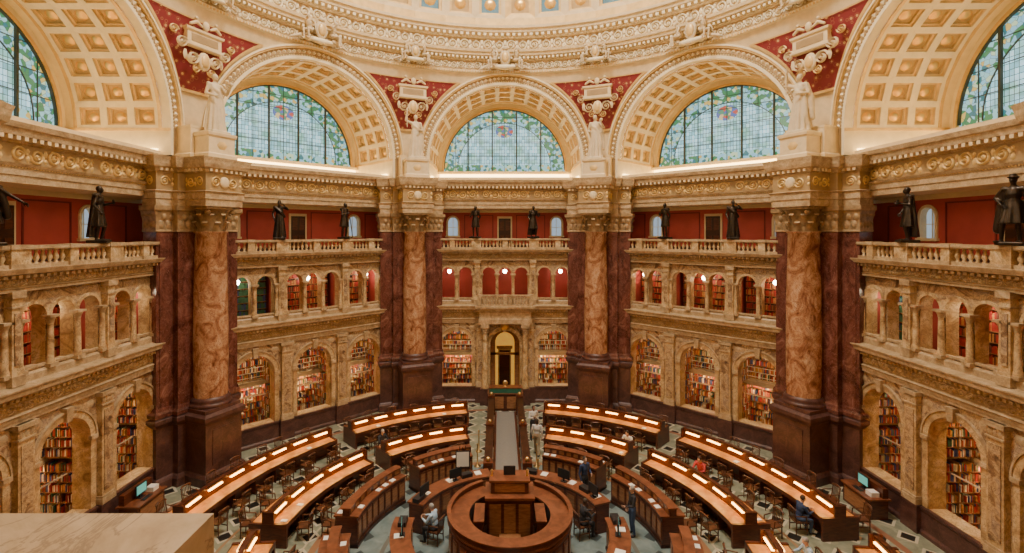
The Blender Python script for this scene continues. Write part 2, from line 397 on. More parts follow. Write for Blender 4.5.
        mb.box(-6.1,6.1,15.0,17.0,9.3,9.6,'stone'); mb.box(-6.1,6.1,W+.05,15.2,8.9,9.3,'stone')
    # upper corridor
    mb.box(-6,6,15.25,16.9,6.0,6.12,'ochre'); mb.q((-6,16.9,6.1),(6,16.9,6.1),(6,16.9,9.5),(-6,16.9,9.5),'redwall')
    mb.box(-6,6,15.25,16.9,9.3,9.5,'cream')
    for x in (-4.3,-1.75,1.75,4.3): mb.box(x-.1,x+.1,15.25,16.89,6.1,9.3,'redwall')
    if not north:
        for cx,hw in ((-3.05,1.1),(3.05,1.1),(0,1.5)):
            y0=16.1
            mb.box(cx-hw,cx+hw,y0+.13,16.88,6.15,8.9,'darkw' )
            for k in range(7): mb.box(cx-hw+.05,cx+hw-.05,y0,y0+.12,6.25+k*.37,6.28+k*.37,'panelw')
            for k in range(7):
                x=cx-hw+.06
                while x<cx+hw-.1:
                    w=rnd.uniform(.03,.07); hh=rnd.uniform(.22,.31)
                    pool=([3,3,3,4,3] if (cx<0 and kind=='std') else [0,0,0,1,6,2])
                    mb.box(x,x+w,y0+.02,y0+.125,6.281+k*.37,6.28+k*.37+hh,'bk%d'%rnd.choice(pool)); x+=w+.004
    # lower alcoves
    for x in (-4.6,-1.525,1.525,4.6): mb.box(x-.08,x+.08,15.3,18.2,0,5.6,'cream')
    mb.box(-4.7,4.7,15.3,18.3,5.5,5.65,'cream'); mb.q((-4.7,18.25,0),(4.7,18.25,0),(4.7,18.25,5.6),(-4.7,18.25,5.6),'cream')
    for cx in (-3.05,0,3.05):
        if north and cx==0: 
            continue
        mb.box(cx-1.3,cx+1.3,16.5,16.9,2.62,2.7,'iron'); mb.box(cx-1.3,cx+1.3,16.47,16.5,2.48,2.72,'iron')
        for z in (2.95,3.2,3.45): mb.box(cx-1.15,cx+1.15,16.49,16.51,z,z+.025,'paper')
        for k in range(7): mb.box(cx-1.05+.35*k-.012,cx-1.05+.35*k+.012,16.49,16.51,2.7,3.46,'iron')
        mb.box(cx-.9,cx+.9,15.5,15.6,5.40,5.46,'tube'); mb.box(cx-1.0,cx+1.0,16.54,16.58,2.56,2.6,'tube')
        mb.box(cx-.8,cx+.8,15.33,15.37,2.3,2.34,'iron')
        for k in range(9): mb.box(cx-.9+.18*k,cx-.72+.18*k,16.2,16.46,.3*k+.0,.3*k+.06,'iron')
    if north:
        mb.box(-1.45,1.45,17.9,18.2,0,5.4,'door_glow'); mb.box(-.45,.45,17.8,17.9,0,2.6,'cream2'); mb.box(-.36,.36,17.76,17.8,.05,2.5,'mahog')
        mb.box(-.55,.55,17.78,17.9,2.6,2.8,'ochre2')
        arch_band(mb,0,3.6,.62,.95,15.5,15.6,'panelw',leg=0,n=16)
        mb.box(-.95,.95,15.5,15.6,2.75,2.9,'panelw')
        for sg in (-1,1):
            mb.lathe([(.24,1.0),(.24,1.12),(.2,1.2),(.19,2.5),(.165,4.3)],sg*1.25,W-.38,16,'ochre2'); leafcap(mb,sg*1.25,W-.38,4.3,.45,.17,'stone')
            mb.box(sg*1.25-.3,sg*1.25+.3,W-.7,W,0,1.0,'ped')
            mb.box(sg*1.25-.26,sg*1.25+.26,W-.62,W,4.75,5.0,'stone')
        mb.sweep([(-1.6,W),(-1.6,W-.55),(1.6,W-.55),(1.6,W)],[(0,5.0),(.05,5.0),(.05,5.3),(0,5.32),(0,5.7),(.15,5.85),(.25,6.0),(.25,6.12),(0,6.14)],'stone')
        mb.box(-1.59,1.59,W-.54,W,6.0,6.13,'stone'); mb.box(-1.59,1.59,W-.54,W,5.0,5.1,'stone')
        mb.box(-1.65,1.65,W-.7,W-.55,6.12,6.2,'stone'); mb.box(-1.65,1.65,W-.72,W-.54,6.72,6.82,'stone')
        for k in range(17): mb.lathe([(.04,6.2),(.075,6.36),(.035,6.6),(.05,6.72)],-1.5+3.0*k/16,W-.63,8,'stone',cap=False)
        for sg in (-1.6,0,1.6): mb.box(sg-.1,sg+.1,W-.73,W-.52,6.12,6.84,'stone')
        mb.box(-.45,.45,W-.05,W+.02,4.6,4.98,'bronzecap'); mb.ball((0,W-.1,4.75),(.28,.12,.28),'gold')
    # gallery back wall
    gw=[(-3.5,.33,10.45,11.35),(3.5,.33,10.45,11.35)]
    arched_wall(mb,-7,7,9.6,12.25,gw,16.9,17.15,'redwall','cream',8)
    mb.q((-7,17.12,9.6),(7,17.12,9.6),(7,17.12,12.2),(-7,17.12,12.2),'sglass')
    for cx in (-3.5,3.5):
        arch_band(mb,cx,11.35,.33,.45,16.84,16.899,'cream2',leg=10.45,n=12); mb.box(cx-.5,cx+.5,16.78,16.9,10.34,10.45,'cream2')
        mb.box(cx-.015,cx+.015,17.05,17.1,10.45,11.68,'cream2'); mb.box(cx-.33,cx+.33,17.05,17.1,11.0,11.03,'cream2')
    mb.box(-.5,.5,16.82,16.9,9.6,11.75,'cream2'); mb.box(-.4,.4,16.78,16.84,9.6,11.6,'darkw')
    for k in (-1,1):
        for z in (9.8,10.8): mb.box(k*.2-.14,k*.2+.14,16.76,16.79,z,z+.7,'mahog')
    mb.box(-7,7,16.84,16.9,9.6,9.85,'ped'); mb.box(-7,7,16.86,16.9,12.0,12.2,'cream2')
    for a,b in ((-5.5,-4.3),(-2.7,-.8),(.8,2.7),(4.3,5.5)):
        for z in (10.1,11.8): mb.box(a,b,16.87,16.9,z,z+.06,'redwall2')
        for x in (a,b): mb.box(x-.03,x+.03,16.865,16.9,10.1,11.86,'redwall2')
    # great entablature
    yE=15.1
    mb.box(-6.5,6.5,yE+.001,17.2,12.201,12.3,'cream')
    mb.sweep([(-6.5,yE),(6.5,yE)],[(0,12.2),(.04,12.2),(.04,12.42),(.08,12.44),(.08,12.66),(.14,12.7),(.18,12.78),(.02,12.8),(.02,13.38),(.1,13.42),(.14,13.5),(.36,13.6),(.4,13.78),(.46,13.82),(.5,13.98),(0,14.0)],'stone')
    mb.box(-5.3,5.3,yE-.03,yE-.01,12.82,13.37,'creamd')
    for a,b in ((-4.9,-1.75),(-1.5,1.5),(1.75,4.9)):
        frieze(mb,P(yE-.03),a,b,13.09,.25,'goldp',.08)
    rowbox(mb,P(yE-.15),-5.4,5.4,13.47,13.6,.13,.12,.2,'cream')
    rowbox(mb,P(yE-.08),-5.4,5.4,12.66,12.72,.05,.05,.04,'goldp')
    rowbox(mb,P(yE-.4),-5.4,5.4,13.83,13.95,.07,.08,.06,'goldp')
    mb.box(-6.5,6.5,yE-.45,YW,13.94,14.02,'cream')
    # big arch
    for r0,r1,yf,m in ((RI,4.9,YA-.02,'cream2'),(4.9,5.02,YA+.06,'creamd'),(5.02,5.28,YA+.02,'creamd'),(5.28,5.36,YA-.1,'goldp'),(5.36,RE,YA-.16,'cream2')):
        arch_band(mb,0,Z0,r0,r1,yf,YA+.37,m,leg=14.0,n=48)
    A=lambda a,rad,y:(rad*cos(a),y,Z0+rad*sin(a))
    n=110
    for i in range(n):
        a=pi*(i+.5)/n; da=pi/n*.33
        vs=[A(a-da,4.93,YA+.06),A(a+da,4.93,YA+.06),A(a+da,5.0,YA+.06),A(a-da,5.0,YA+.06),A(a,4.965,YA-.02)]
        mb.add(vs,[(0,1,4),(1,2,4),(2,3,4),(3,0,4)],'cream2')
    n=60
    for i in range(n):
        a=pi*(i+.5)/n; PP=lambda u,v,h:(v*cos(u),YA+.02-h,Z0+v*sin(u))
        da=pi/n*.42
        vs=[PP(a-da,5.15,0),PP(a,5.04,0),PP(a+da,5.15,0),PP(a,5.26,0),PP(a,5.15,.09)]
        mb.add(vs,[(0,1,4),(1,2,4),(2,3,4),(3,0,4)],'cream2')
    V=lambda u,v,h:((RI+h)*cos(u),v,Z0+(RI+h)*sin(u))
    nc=15; c0=YA+.5;c1=YW-.5
    for i in range(nc*2):
        u0=pi*i/(nc*2);u1=pi*(i+1)/(nc*2)
        for a,b,m,h in ((YA+.37,c0,'goldp',-.04),(c1,c1+.12,'goldp',-.04),(c1+.12,YW,'cream2',0)):
            mb.q(V(u0,a,h),V(u1,a,h),V(u1,b,h),V(u0,b,h),m,True)
            if h: mb.q(V(u0,a,0),V(u1,a,0),V(u1,a,h),V(u0,a,h),m); mb.q(V(u0,b,0),V(u1,b,0),V(u1,b,h),V(u0,b,h),m)
    for i in range(nc):
        for j in range(3):
            coffer(mb,V,pi*i/nc,pi*(i+1)/nc,c0+(c1-c0)*j/3,c0+(c1-c0)*(j+1)/3,.13,.2,'cream2','cream','coffer','gold',.42)
    for sg in (-1,1):
        mb.q((sg*RI,YA+.37,14.0),(sg*RI,YW,14.0),(sg*RI,YW,Z0),(sg*RI,YA+.37,Z0),'cream2')
        mb.box(sg*RI-.06,sg*RI+.06,YA,YW,Z0-.12,Z0,'goldp')
    arch_band(mb,0,Z0,4.35,RI,YW-.02,YW+.15,'cream2',leg=14.03,n=48); arch_band(mb,0,Z0,4.32,4.45,YW-.14,YW,'goldp',leg=14.95,n=48)
    mb.box(-RI,RI,YW-.3,YW+.1,14.82,15.0,'cream2'); mb.box(-RI,RI,YW-.05,YW+.1,14.0,14.85,'cream2')
    mb.box(-4.6,4.6,YW-.26,YW-.08,14.3,14.78,'cove')
    for sg in (-1,1): mb.box(sg*4.64-.05,sg*4.64+.05,YA+.5,YW-.3,14.08,14.25,'cove')
    mb.box(-4.5,4.5,yE-.1,yE+.02,14.04,14.12,'cove')
    mb.box(-4.7,4.7,yE-.3,yE-.2,14.0,14.16,'cream')
    return mb.mesh('wall_'+kind)

names=['north','northeast','east','southeast','south','southwest','west','northwest']
meN=bay('north');meS=bay('south');meA=bay('std');meB=bay('books')
for k,nm in enumerate(names):
    me={0:meN,4:meS}.get(k, meB if k in (1,3,6) else meA)
    obj('wall_'+nm,me,rz=-k*pi/4)
# windows
mb=MB(); n=40
mb.add([(0,YW+.05,Z0)]+[(4.36*cos(pi*i/n),YW+.05,Z0+4.36*sin(pi*i/n)) for i in range(n+1)],[(0,i+1,i+2) for i in range(n)],'glass')
mb.box(-4.36,4.36,YW+.045,YW+.06,14.98,Z0,'glass')
for x in (-2.6,-.87,.87,2.6):
    h=math.sqrt(4.35**2-x*x); mb.box(x-.045,x+.045,YW-.08,YW+.04,15.0,Z0+h,'lead')
for x in (-3.5,-1.74,0,1.74,3.5):
    h=math.sqrt(4.35**2-x*x); mb.box(x-.012,x+.012,YW-.0,YW+.04,15.0,Z0+h,'lead')
for z in (1.0,2.0,3.0,3.75):
    h=math.sqrt(4.35**2-z*z); mb.box(-h,h,YW-.0,YW+.04,Z0+z-.015,Z0+z+.015,'lead')
arch_band(mb,0,Z0,3.32,3.36,YW-.0,YW+.04,'lead',n=40); arch_band(mb,0,Z0,4.27,4.36,YW-.08,YW+.04,'lead',n=40)
mw=mb.mesh('window')
for k in range(8): obj('window_%d'%(k+1),mw,rz=-k*pi/4)

# balustrade
mb=MB(); y0,y1=W-.28,W+.0
mb.box(-5.1,5.1,y0,y1,9.6,9.74,'stone'); mb.box(-5.1,5.1,y0-.02,y1+.02,10.16,10.2,'stone'); mb.box(-5.1,5.1,y0-.05,y1+.05,10.2,10.3,'stone')
peds=[(-4.75,.3),(-3.3,.16),(-1.8,.3),(0,.16),(1.8,.3),(3.3,.16),(4.75,.3)]
for x,w in peds:
    mb.box(x-w,x+w,y0-.04,y1+.04,9.62,10.22,'ochre2'); mb.box(x-w-.04,x+w+.04,y0-.08,y1+.08,10.19,10.32,'stone'); mb.box(x-w-.03,x+w+.03,y0-.07,y1+.07,9.61,9.75,'stone')
for (xa,wa),(xb,wb) in zip(peds,peds[1:]):
    a=xa+wa;b=xb-wb;n=int((b-a)/.2);
    for i in range(n):
        mb.lathe([(.06,9.74),(.06,9.77),(.035,9.8),(.085,9.9),(.075,9.96),(.035,10.08),(.055,10.12),(.055,10.16)],a+(i+.5)*(b-a)/n,(y0+y1)/2,8,'ochre2',cap=False)
mbal=mb.mesh('balustrade')
for k in range(8):
    if k!=4: obj('gallery_balustrade',mbal,rz=-k*pi/4)
mb=MB(); dx=-.33
mb.box(-4.6+dx,-.72+dx,-15.72,-15.17,9.6,9.96,'stone'); mb.box(-4.65+dx,-.63+dx,-15.78,-15.12,9.96,10.08,'stone'); mb.box(-4.62+dx,-.67+dx,-15.75,-15.14,9.91,9.965,'stone')
mb.box(1.6,4.6,-15.72,-15.17,9.6,9.96,'stone'); mb.box(1.55,4.65,-15.78,-15.12,9.96,10.08,'stone')
obj('stone_parapet',mb.mesh('parapet'))

# ------------------------------------------------------------------ piers
def pier():
    mb=MB()
    pb=[(-1.9,15.7),(-1.9,14.85),(-1.2,14.85),(-1.2,14.55),(1.2,14.55),(1.2,14.85),(1.9,14.85),(1.9,15.7)]
    pe=[(-1.9,15.7),(-1.9,14.85),(-1.2,14.85),(-1.2,14.55),(-.86,14.55),(-.86,13.32),(.86,13.32),(.86,14.55),(1.2,14.55),(1.2,14.85),(1.9,14.85),(1.9,15.7)]
    mb.sweep(pe,[(.12,0),(.12,.35),(.06,.45),(.0,.5),(0,2.55),(.05,2.62),(.12,2.75),(.12,2.9),(0,3.0)],'ped')
    mb.add([(x,y,3.0) for x,y in pe],[tuple(range(len(pe)))],'ped')
    mb.box(-.55,.55,13.29,13.4,.8,2.3,'ped')
    mb.sweep(pb,[(.1,3.0),(.1,3.15),(.04,3.25),(.02,3.35),(0,3.4),(0,10.7)],'dred')
    for sx in (-1,1):
        mb.box(sx*1.55-.22,sx*1.55+.22,14.82,14.9,3.8,10.4,'dred')
    mb.box(-.85,.85,13.35,14.9,3.0,3.15,'ped')
    prof=[(.8,3.15),(.84,3.22),(.8,3.3),(.74,3.34),(.78,3.42),(.74,3.5),(.69,3.56)]
    mb.lathe(prof,0,14.15,32,'ped',cap=False)
    mb.lathe([(.67,3.5),(.69,5.5),(.67,8),(.61,10.62),(.66,10.66),(.66,10.72)],0,14.15,36,'tan',cap=False)
    leafcap(mb,0,14.15,10.7,1.1,.6,'bronzecap',10)
    mb.sweep(pb,[(0,10.7),(.05,10.72),(.03,10.8),(.02,11.2),(.1,11.55),(.16,11.62),(.16,11.8),(0,11.8)],'bronzecap')
    def PP(y): return lambda u,v,h:(u,y-h,v)
    for y,rng in ((14.53,(-1.05,-.75,.75,1.05)),(14.83,(-1.7,-1.4,1.4,1.7))):
        for u in rng:
            bud(mb,PP(y),u,11.0,.14,'bronzecap',.12,.22); bud(mb,PP(y-.02),u+.1,11.35,.13,'bronzecap',.14,.18)
    for sg in (-1,1):
        for i in range(4):
            Q=lambda u,v,h:(sg*(1.9+h),u,v)
            bud(mb,Q,14.95+i*.2,11.0,.1,'bronzecap',.12,.22); bud(mb,Q,15.0+i*.2,11.4,.1,'bronzecap',.16,.15)
    mb.sweep(pe,[(0,11.8),(.03,11.8),(.03,12.08),(.07,12.1),(.07,12.34),(.14,12.42),(.0,12.46)],'stone')
    mb.sweep(pe,[(0,12.46),(0,13.2)],'creamd')
    mb.sweep(pe,[(0,13.2),(.06,13.24),(.1,13.34),(.2,13.42),(.24,13.56),(.26,13.7),(.3,13.85),(.0,13.9)],'stone')
    mb.add([(x,y,11.81) for x,y in pe],[tuple(range(len(pe)))],'stone'); mb.add([(x,y,13.88) for x,y in pe],[tuple(range(len(pe)))],'cream')
    frieze(mb,PP(13.32),-.8,.8,12.83,.24,'goldp',.07)
    mb.ball((0,13.3,12.83),(.24,.09,.26),'cream')
    for sg in (-1,1):
        frieze(mb,PP(14.85),1.22 if sg>0 else -1.88,1.88 if sg>0 else -1.22,12.83,.22,'goldp',.05)
        Q=lambda u,v,h,sg=sg:(sg*(1.9+h),u,v); frieze(mb,Q,14.9,15.6,12.83,.22,'goldp',.05)
        Q=lambda u,v,h,sg=sg:(sg*(.86+h),u,v); frieze(mb,Q,13.4,14.5,12.83,.22,'goldp',.05); rowbox(mb,Q,13.35,14.5,13.26,13.4,.11,.1,.15,'cream')
    rowbox(mb,PP(13.32),-.84,.84,13.26,13.4,.11,.1,.15,'cream'); rowbox(mb,PP(14.85),-1.88,-1.22,13.26,13.4,.11,.1,.15,'cream'); rowbox(mb,PP(14.85),1.22,1.88,13.26,13.4,.11,.1,.15,'cream')
    mb.sweep([(-.78,15.8),(-.78,14.35),(.78,14.35),(.78,15.8)],[(.1,13.9),(.1,14.05),(0,14.12),(0,15.2)],'cream')
    mb.box(-.8,.8,14.33,15.8,15.2,15.3,'cream')
    mb.sweep([(-.62,14.33),(-.62,13.45),(.62,13.45),(.62,14.33)],[(.08,13.9),(.08,14.05),(0,14.12),(0,14.8),(.06,14.86),(.08,14.98),(0,15.0)],'cream')
    mb.box(-.66,.66,13.4,14.32,14.9,15.01,'cream2'); bud(mb,PP(13.45),0,14.45,.25,'goldp',.08,.2)
    return mb.mesh('marble_pier')
mp=pier()
for k in range(8): obj('marble_pier',mp,rz=-(k+.5)*pi/4)
# pendentives
def pend():
    mb=MB(); nf=24; nu=14
    def S(u,ph,h=0):
        s=RE*cos(ph); al=pi/8-math.atan(max(0,s)/YA); rho=math.hypot(s,YA)-h
        a=u*al; return (rho*sin(a),rho*cos(a),Z0+RE*sin(ph))
    def grid(u0,u1,p0,p1,h,m):
        for i in range(nf):
            for j in range(nu):
                a=u0+(u1-u0)*j/nu;b=u0+(u1-u0)*(j+1)/nu;c=p0+(p1-p0)*i/nf;d=p0+(p1-p0)*(i+1)/nf
                mb.q(S(a,c,h),S(b,c,h),S(b,d,h),S(a,d,h),m,True)
    grid(-1,1,0,pi/2,0,'cream'); grid(-.9,.9,.34,1.08,.05,'crimson')
    a=S(-1,0);b=S(1,0); mb.q((a[0]-.1,a[1],13.9),(b[0]+.1,b[1],13.9),(b[0]+.1,b[1],Z0+.02),(a[0]-.1,a[1],Z0+.02),'cream')
    p0,p1=.34,1.08
    for u in (-.9,.9):
        for i in range(nf):
            c=p0+(p1-p0)*i/nf;d=p0+(p1-p0)*(i+1)/nf; q=.035
            mb.q(S(u-q,c,.1),S(u+q,c,.1),S(u+q,d,.1),S(u-q,d,.1),'goldp')
            mb.q(S(u-q,c,0),S(u-q,c,.1),S(u-q,d,.1),S(u-q,d,0),'goldp'); mb.q(S(u+q,c,0),S(u+q,c,.1),S(u+q,d,.1),S(u+q,d,0),'goldp')
    for i in range(nu):
        a=-.9+1.8*i/nu;b=-.9+1.8*(i+1)/nu
        for ph in (p0,p1): mb.q(S(a,ph-.012,.1),S(b,ph-.012,.1),S(b,ph+.012,.1),S(a,ph+.012,.1),'goldp')
    y=14.72
    P=lambda u,v,h:(u,y-h-.12,v)
    mb.sweep([(-.8,y+.1),(-.8,y-.2),(.8,y-.2),(.8,y+.1)],[(.0,18.75),(.06,18.8),(.06,18.9),(0,18.93),(0,19.4),(.08,19.46),(.1,19.56),(0,19.6)],'cream')
    mb.box(-.79,.79,y-.19,y,18.76,18.82,'cream'); mb.box(-.79,.79,y-.19,y,19.5,19.59,'cream'); mb.box(-.62,.62,y-.22,y-.18,19.0,19.33,'creamd')
    for sg in (-1,1):
        scroll(mb,P,sg*1.0,18.8,.26,sg,'cream',.16); scroll(mb,P,sg*.52,18.3,.3,-sg,'cream',.16)
        scroll(mb,P,sg*1.35,19.25,.2,sg,'goldp',.1); scroll(mb,P,sg*.35,17.85,.2,sg,'goldp',.1)
        bud(mb,P,sg*.85,18.35,.1,'cream',.1,.25)
        mb.limb([(sg*.7,y-.25,19.7),(sg*.45,y-.28,19.85),(sg*.2,y-.28,19.72)],[.06,.08,.05],'cream',8); mb.ball((sg*.47,y-.3,20.0),.08,'cream',8)
    mb.ball((0,y-.15,18.25),(.30,.11,.42),'cream'); mb.ball((0,y-.22,18.25),(.2,.08,.3),'goldp'); mb.ball((0,y-.26,19.8),(.16,.1,.22),'cream')
    return mb.mesh('pendentive')
mpe=pend()
for k in range(8): obj('trim_%d'%(k+1),mpe,rz=-(k+.5)*pi/4)
# ring entablature
mb=MB(); n=144; path=[(YA*sin(2*pi*i/n),YA*cos(2*pi*i/n)) for i in range(n)]
mb.sweep(path,[(0,20.55),(.12,20.6),(.16,20.72),(.05,20.76)],'cream2',closed=True)
mb.sweep(path,[(.05,20.76),(.05,21.3)],'creamd',closed=True)
mb.sweep(path,[(.05,21.3),(.14,21.34),(.16,21.48),(.42,21.58),(.46,21.72),(.54,21.76),(.58,21.9),(.1,21.94)],'cream',closed=True)
mb.sweep(path,[(.1,21.94),(.1,22.7)],'creamd',closed=True)
mb.sweep(path,[(.1,22.7),(.2,22.74),(.24,22.9),(.46,23.0),(.5,23.15),(.6,23.2),(.62,23.35),(.4,23.4)],'cream',closed=True)
def RP(r): return lambda u,v,h:((r-h)*sin(u/r),(r-h)*cos(u/r),v)
frieze(mb,RP(YA-.06),0,2*pi*(YA-.06),21.03,.22,'cream2',.08)
frieze(mb,RP(YA-.11),0,2*pi*(YA-.11),22.32,.32,'cream2',.11)
rowbox(mb,RP(YA-.15),0,2*pi*(YA-.15),21.4,21.52,.13,.13,.22,'cream2')
rowbox(mb,RP(YA-.22),0,2*pi*(YA-.22),22.8,22.95,.18,.18,.22,'cream2')
rowbox(mb,RP(YA-.12),0,2*pi*(YA-.12),20.6,20.7,.08,.08,.05,'goldp')
obj('trim_9',mb.mesh('dome_ring_entablature'))
# dome
mb=MB(); DR=14.0; DZ=23.4; DH=12.8; nc=48
def DP(u,v,h): return ((DR+h)*cos(v)*sin(u),(DR+h)*cos(v)*cos(u),DZ+(DH+h)*sin(v))
rows=[]; th=.035
while th<1.2:
    dh=2*pi*cos(th)/nc*1.05; rows.append((th,th+dh)); th+=dh
for i in range(nc): mb.q(DP(2*pi*i/nc,0,0),DP(2*pi*(i+1)/nc,0,0),DP(2*pi*(i+1)/nc,.035,0),DP(2*pi*i/nc,.035,0),'goldp')
for ri,(a,b) in enumerate(rows):
    for i in range(nc):
        coffer(mb,DP,2*pi*i/nc,2*pi*(i+1)/nc,a,b,.13,.28,'cream' if i%6 else 'goldp','goldp','blue' if (i+ri)%2 else 'coffer','gold',.4)
tt=rows[-1][1]
for i in range(nc): mb.q(DP(2*pi*i/nc,tt,0),DP(2*pi*(i+1)/nc,tt,0),DP(2*pi*(i+1)/nc,1.34,0),DP(2*pi*i/nc,1.34,0),'cream2')
r1=DR*cos(1.34);z1=DZ+DH*sin(1.34)
mb.lathe([(r1,z1-.1),(r1,z1+4),(0.01,z1+5)],0,0,32,'cream2',cap=False)
obj('ceiling',mb.mesh('dome_ceiling'))
mb=MB(); n=64
mb.add([(20*cos(2*pi*i/n),20*sin(2*pi*i/n),0) for i in range(n)],[tuple(range(n))],'floor')
obj('floor',mb.mesh('floor'))

# ------------------------------------------------------------------ bookcases
def bookcase(seed):
    r=random.Random(seed); mb=MB()
    for z0,hh in ((0,2.55),(2.7,2.5)):
        mb.box(-1.4,1.4,.3,.34,z0,z0+hh,'panelw')
        for x in (-1.4,-.47,.47,1.37): mb.box(x,x+.03,0,.3,z0,z0+hh,'panelw')
        ns=7; st=hh/ns
        for k in range(ns):
            z=z0+.04+k*st; mb.box(-1.39,1.39,.005,.29,z-.02,z,'panelw')
            x=-1.36
            while x<1.34:
                w=r.uniform(.03,.075); h=r.uniform(.2,st-.06)
                if r.random()<.04: x+=.09; continue
                mb.box(x,min(x+w,1.365),r.uniform(.02,.07),.28,z+.001,z+h,'bk%d'%r.choice([0,0,0,1,2,2,3,4,4,5,6,7,7])); x+=w+.003
    return mb.mesh('bookcase')
bcs=[bookcase(s) for s in (1,2,3)]
def loc2(k,s,y,z): a=k*pi/4; return (s*cos(a)+y*sin(a),-s*sin(a)+y*cos(a),z)
for k in range(8):
    for j,cx in enumerate((-3.05,0,3.05)):
        if k==0 and j==1: continue
        obj('bookcase',bcs[(k+j)%3],loc2(k,cx,16.95,.01),rz=-k*pi/4)
        for sg in (-1,1):
            obj('bookcase',bcs[(k+j+sg)%3],loc2(k,cx+sg*1.08,16.12,.01),rz=-k*pi/4-sg*pi/2,sc=(.56,1,1))
mb=MB(); mb.ball((0,0,0),.13,'bulb',12); mb.lathe([(.05,.12),(.05,.18),(.015,.2),(.015,1.1)],0,0,8,'brass'); ml=mb.mesh('globe_lamp')
for k in range(8):
    for cx in (-3.6,0,3.6): obj('globe_pendant_lamp',ml,loc2(k,cx,15.6,8.15),rz=-k*pi/4)

# ------------------------------------------------------------------ figures
def finish(src,voxel,it=2,name='figure',post=None):
    tmp=src.mesh('tmp')
    bm=bmesh.new(); bm.from_mesh(tmp); bmesh.ops.remove_doubles(bm,verts=bm.verts,dist=1e-5); bmesh.ops.recalc_face_normals(bm,faces=bm.faces); bm.to_mesh(tmp)
    bvh=BVHTree.FromBMesh(bm); bm.faces.ensure_lookup_table(); fm=[f.material_index for f in bm.faces]; bm.free()
    o=bpy.data.objects.new('tmp',tmp); bpy.context.collection.objects.link(o)
    m=o.modifiers.new('r','REMESH'); m.mode='VOXEL'; m.voxel_size=voxel
    if it: s=o.modifiers.new('s','SMOOTH'); s.iterations=it; s.factor=.5
    dg=bpy.context.evaluated_depsgraph_get(); me=bpy.data.meshes.new_from_object(o.evaluated_get(dg))
    me.materials.clear()
    for k in src.mats: me.materials.append(M[k])
    if len(src.mats)>1:
        for p in me.polygons:
            r=bvh.find_nearest(p.center)
            if r[2] is not None: p.material_index=fm[r[2]]
    for p in me.polygons: p.use_smooth=True
    bpy.data.objects.remove(o); me.name=name
    if post:
        v=[tuple(x.co) for x in me.vertices]; f=[tuple(p.vertices) for p in me.polygons]; mi=[p.material_index for p in me.polygons]
        out=MB(); out.v=v;out.f=f;out.mats=list(src.mats);out.mi=mi;out.sm=[True]*len(f)
        post(out); me2=out.mesh(name); return me2
    return me
_h=MB()
for i in range(4):
    yy=-.033+.022*i; L=(.070,.078,.073,.058)[i]
    a=Vector((0,yy,-.085)); b=a+Vector((.006,(i-1.5)*.003,-L*.45)); c=b+Vector((.014,0,-L*.33)); d=c+Vector((.014,0,-L*.22))
    _h.limb([a,b,c,d],[.0095,.009,.008,.0065],'skin',8)
_h.limb([(0,-.025,-.03),(.012,-.052,-.055),(.02,-.062,-.082),(.026,-.06,-.105)],[.014,.012,.010,.008],'skin',8)
_h.ball((0,0,-.05),(.016,.042,.045),'skin',12); _h.cone((0,0,.01),.024,(0,0,-.05),.03,'skin',10,.7); _h.ball((0,0,-.08),(.013,.04,.016),'skin',10)
_hm=finish(_h,.005,1,'hand'); HV=[v.co.copy() for v in _hm.vertices]; HF=[tuple(p.vertices) for p in _hm.polygons]
def hand(mb,elbow,wrist,side,m):
    d=(Vector(wrist)-Vector(elbow)).normalized()
    z=-d; x=Vector((-side,0,0)); x=x-z*x.dot(z)
    x=x.normalized() if x.length>.1 else z.orthogonal().normalized()
    y=z.cross(x)
    R=Matrix((x,y if side>0 else y,z)).transposed()
    mb.add([R@Vector((p.x,p.y*side,p.z))+Vector(wrist) for p in HV],HF,m,True)
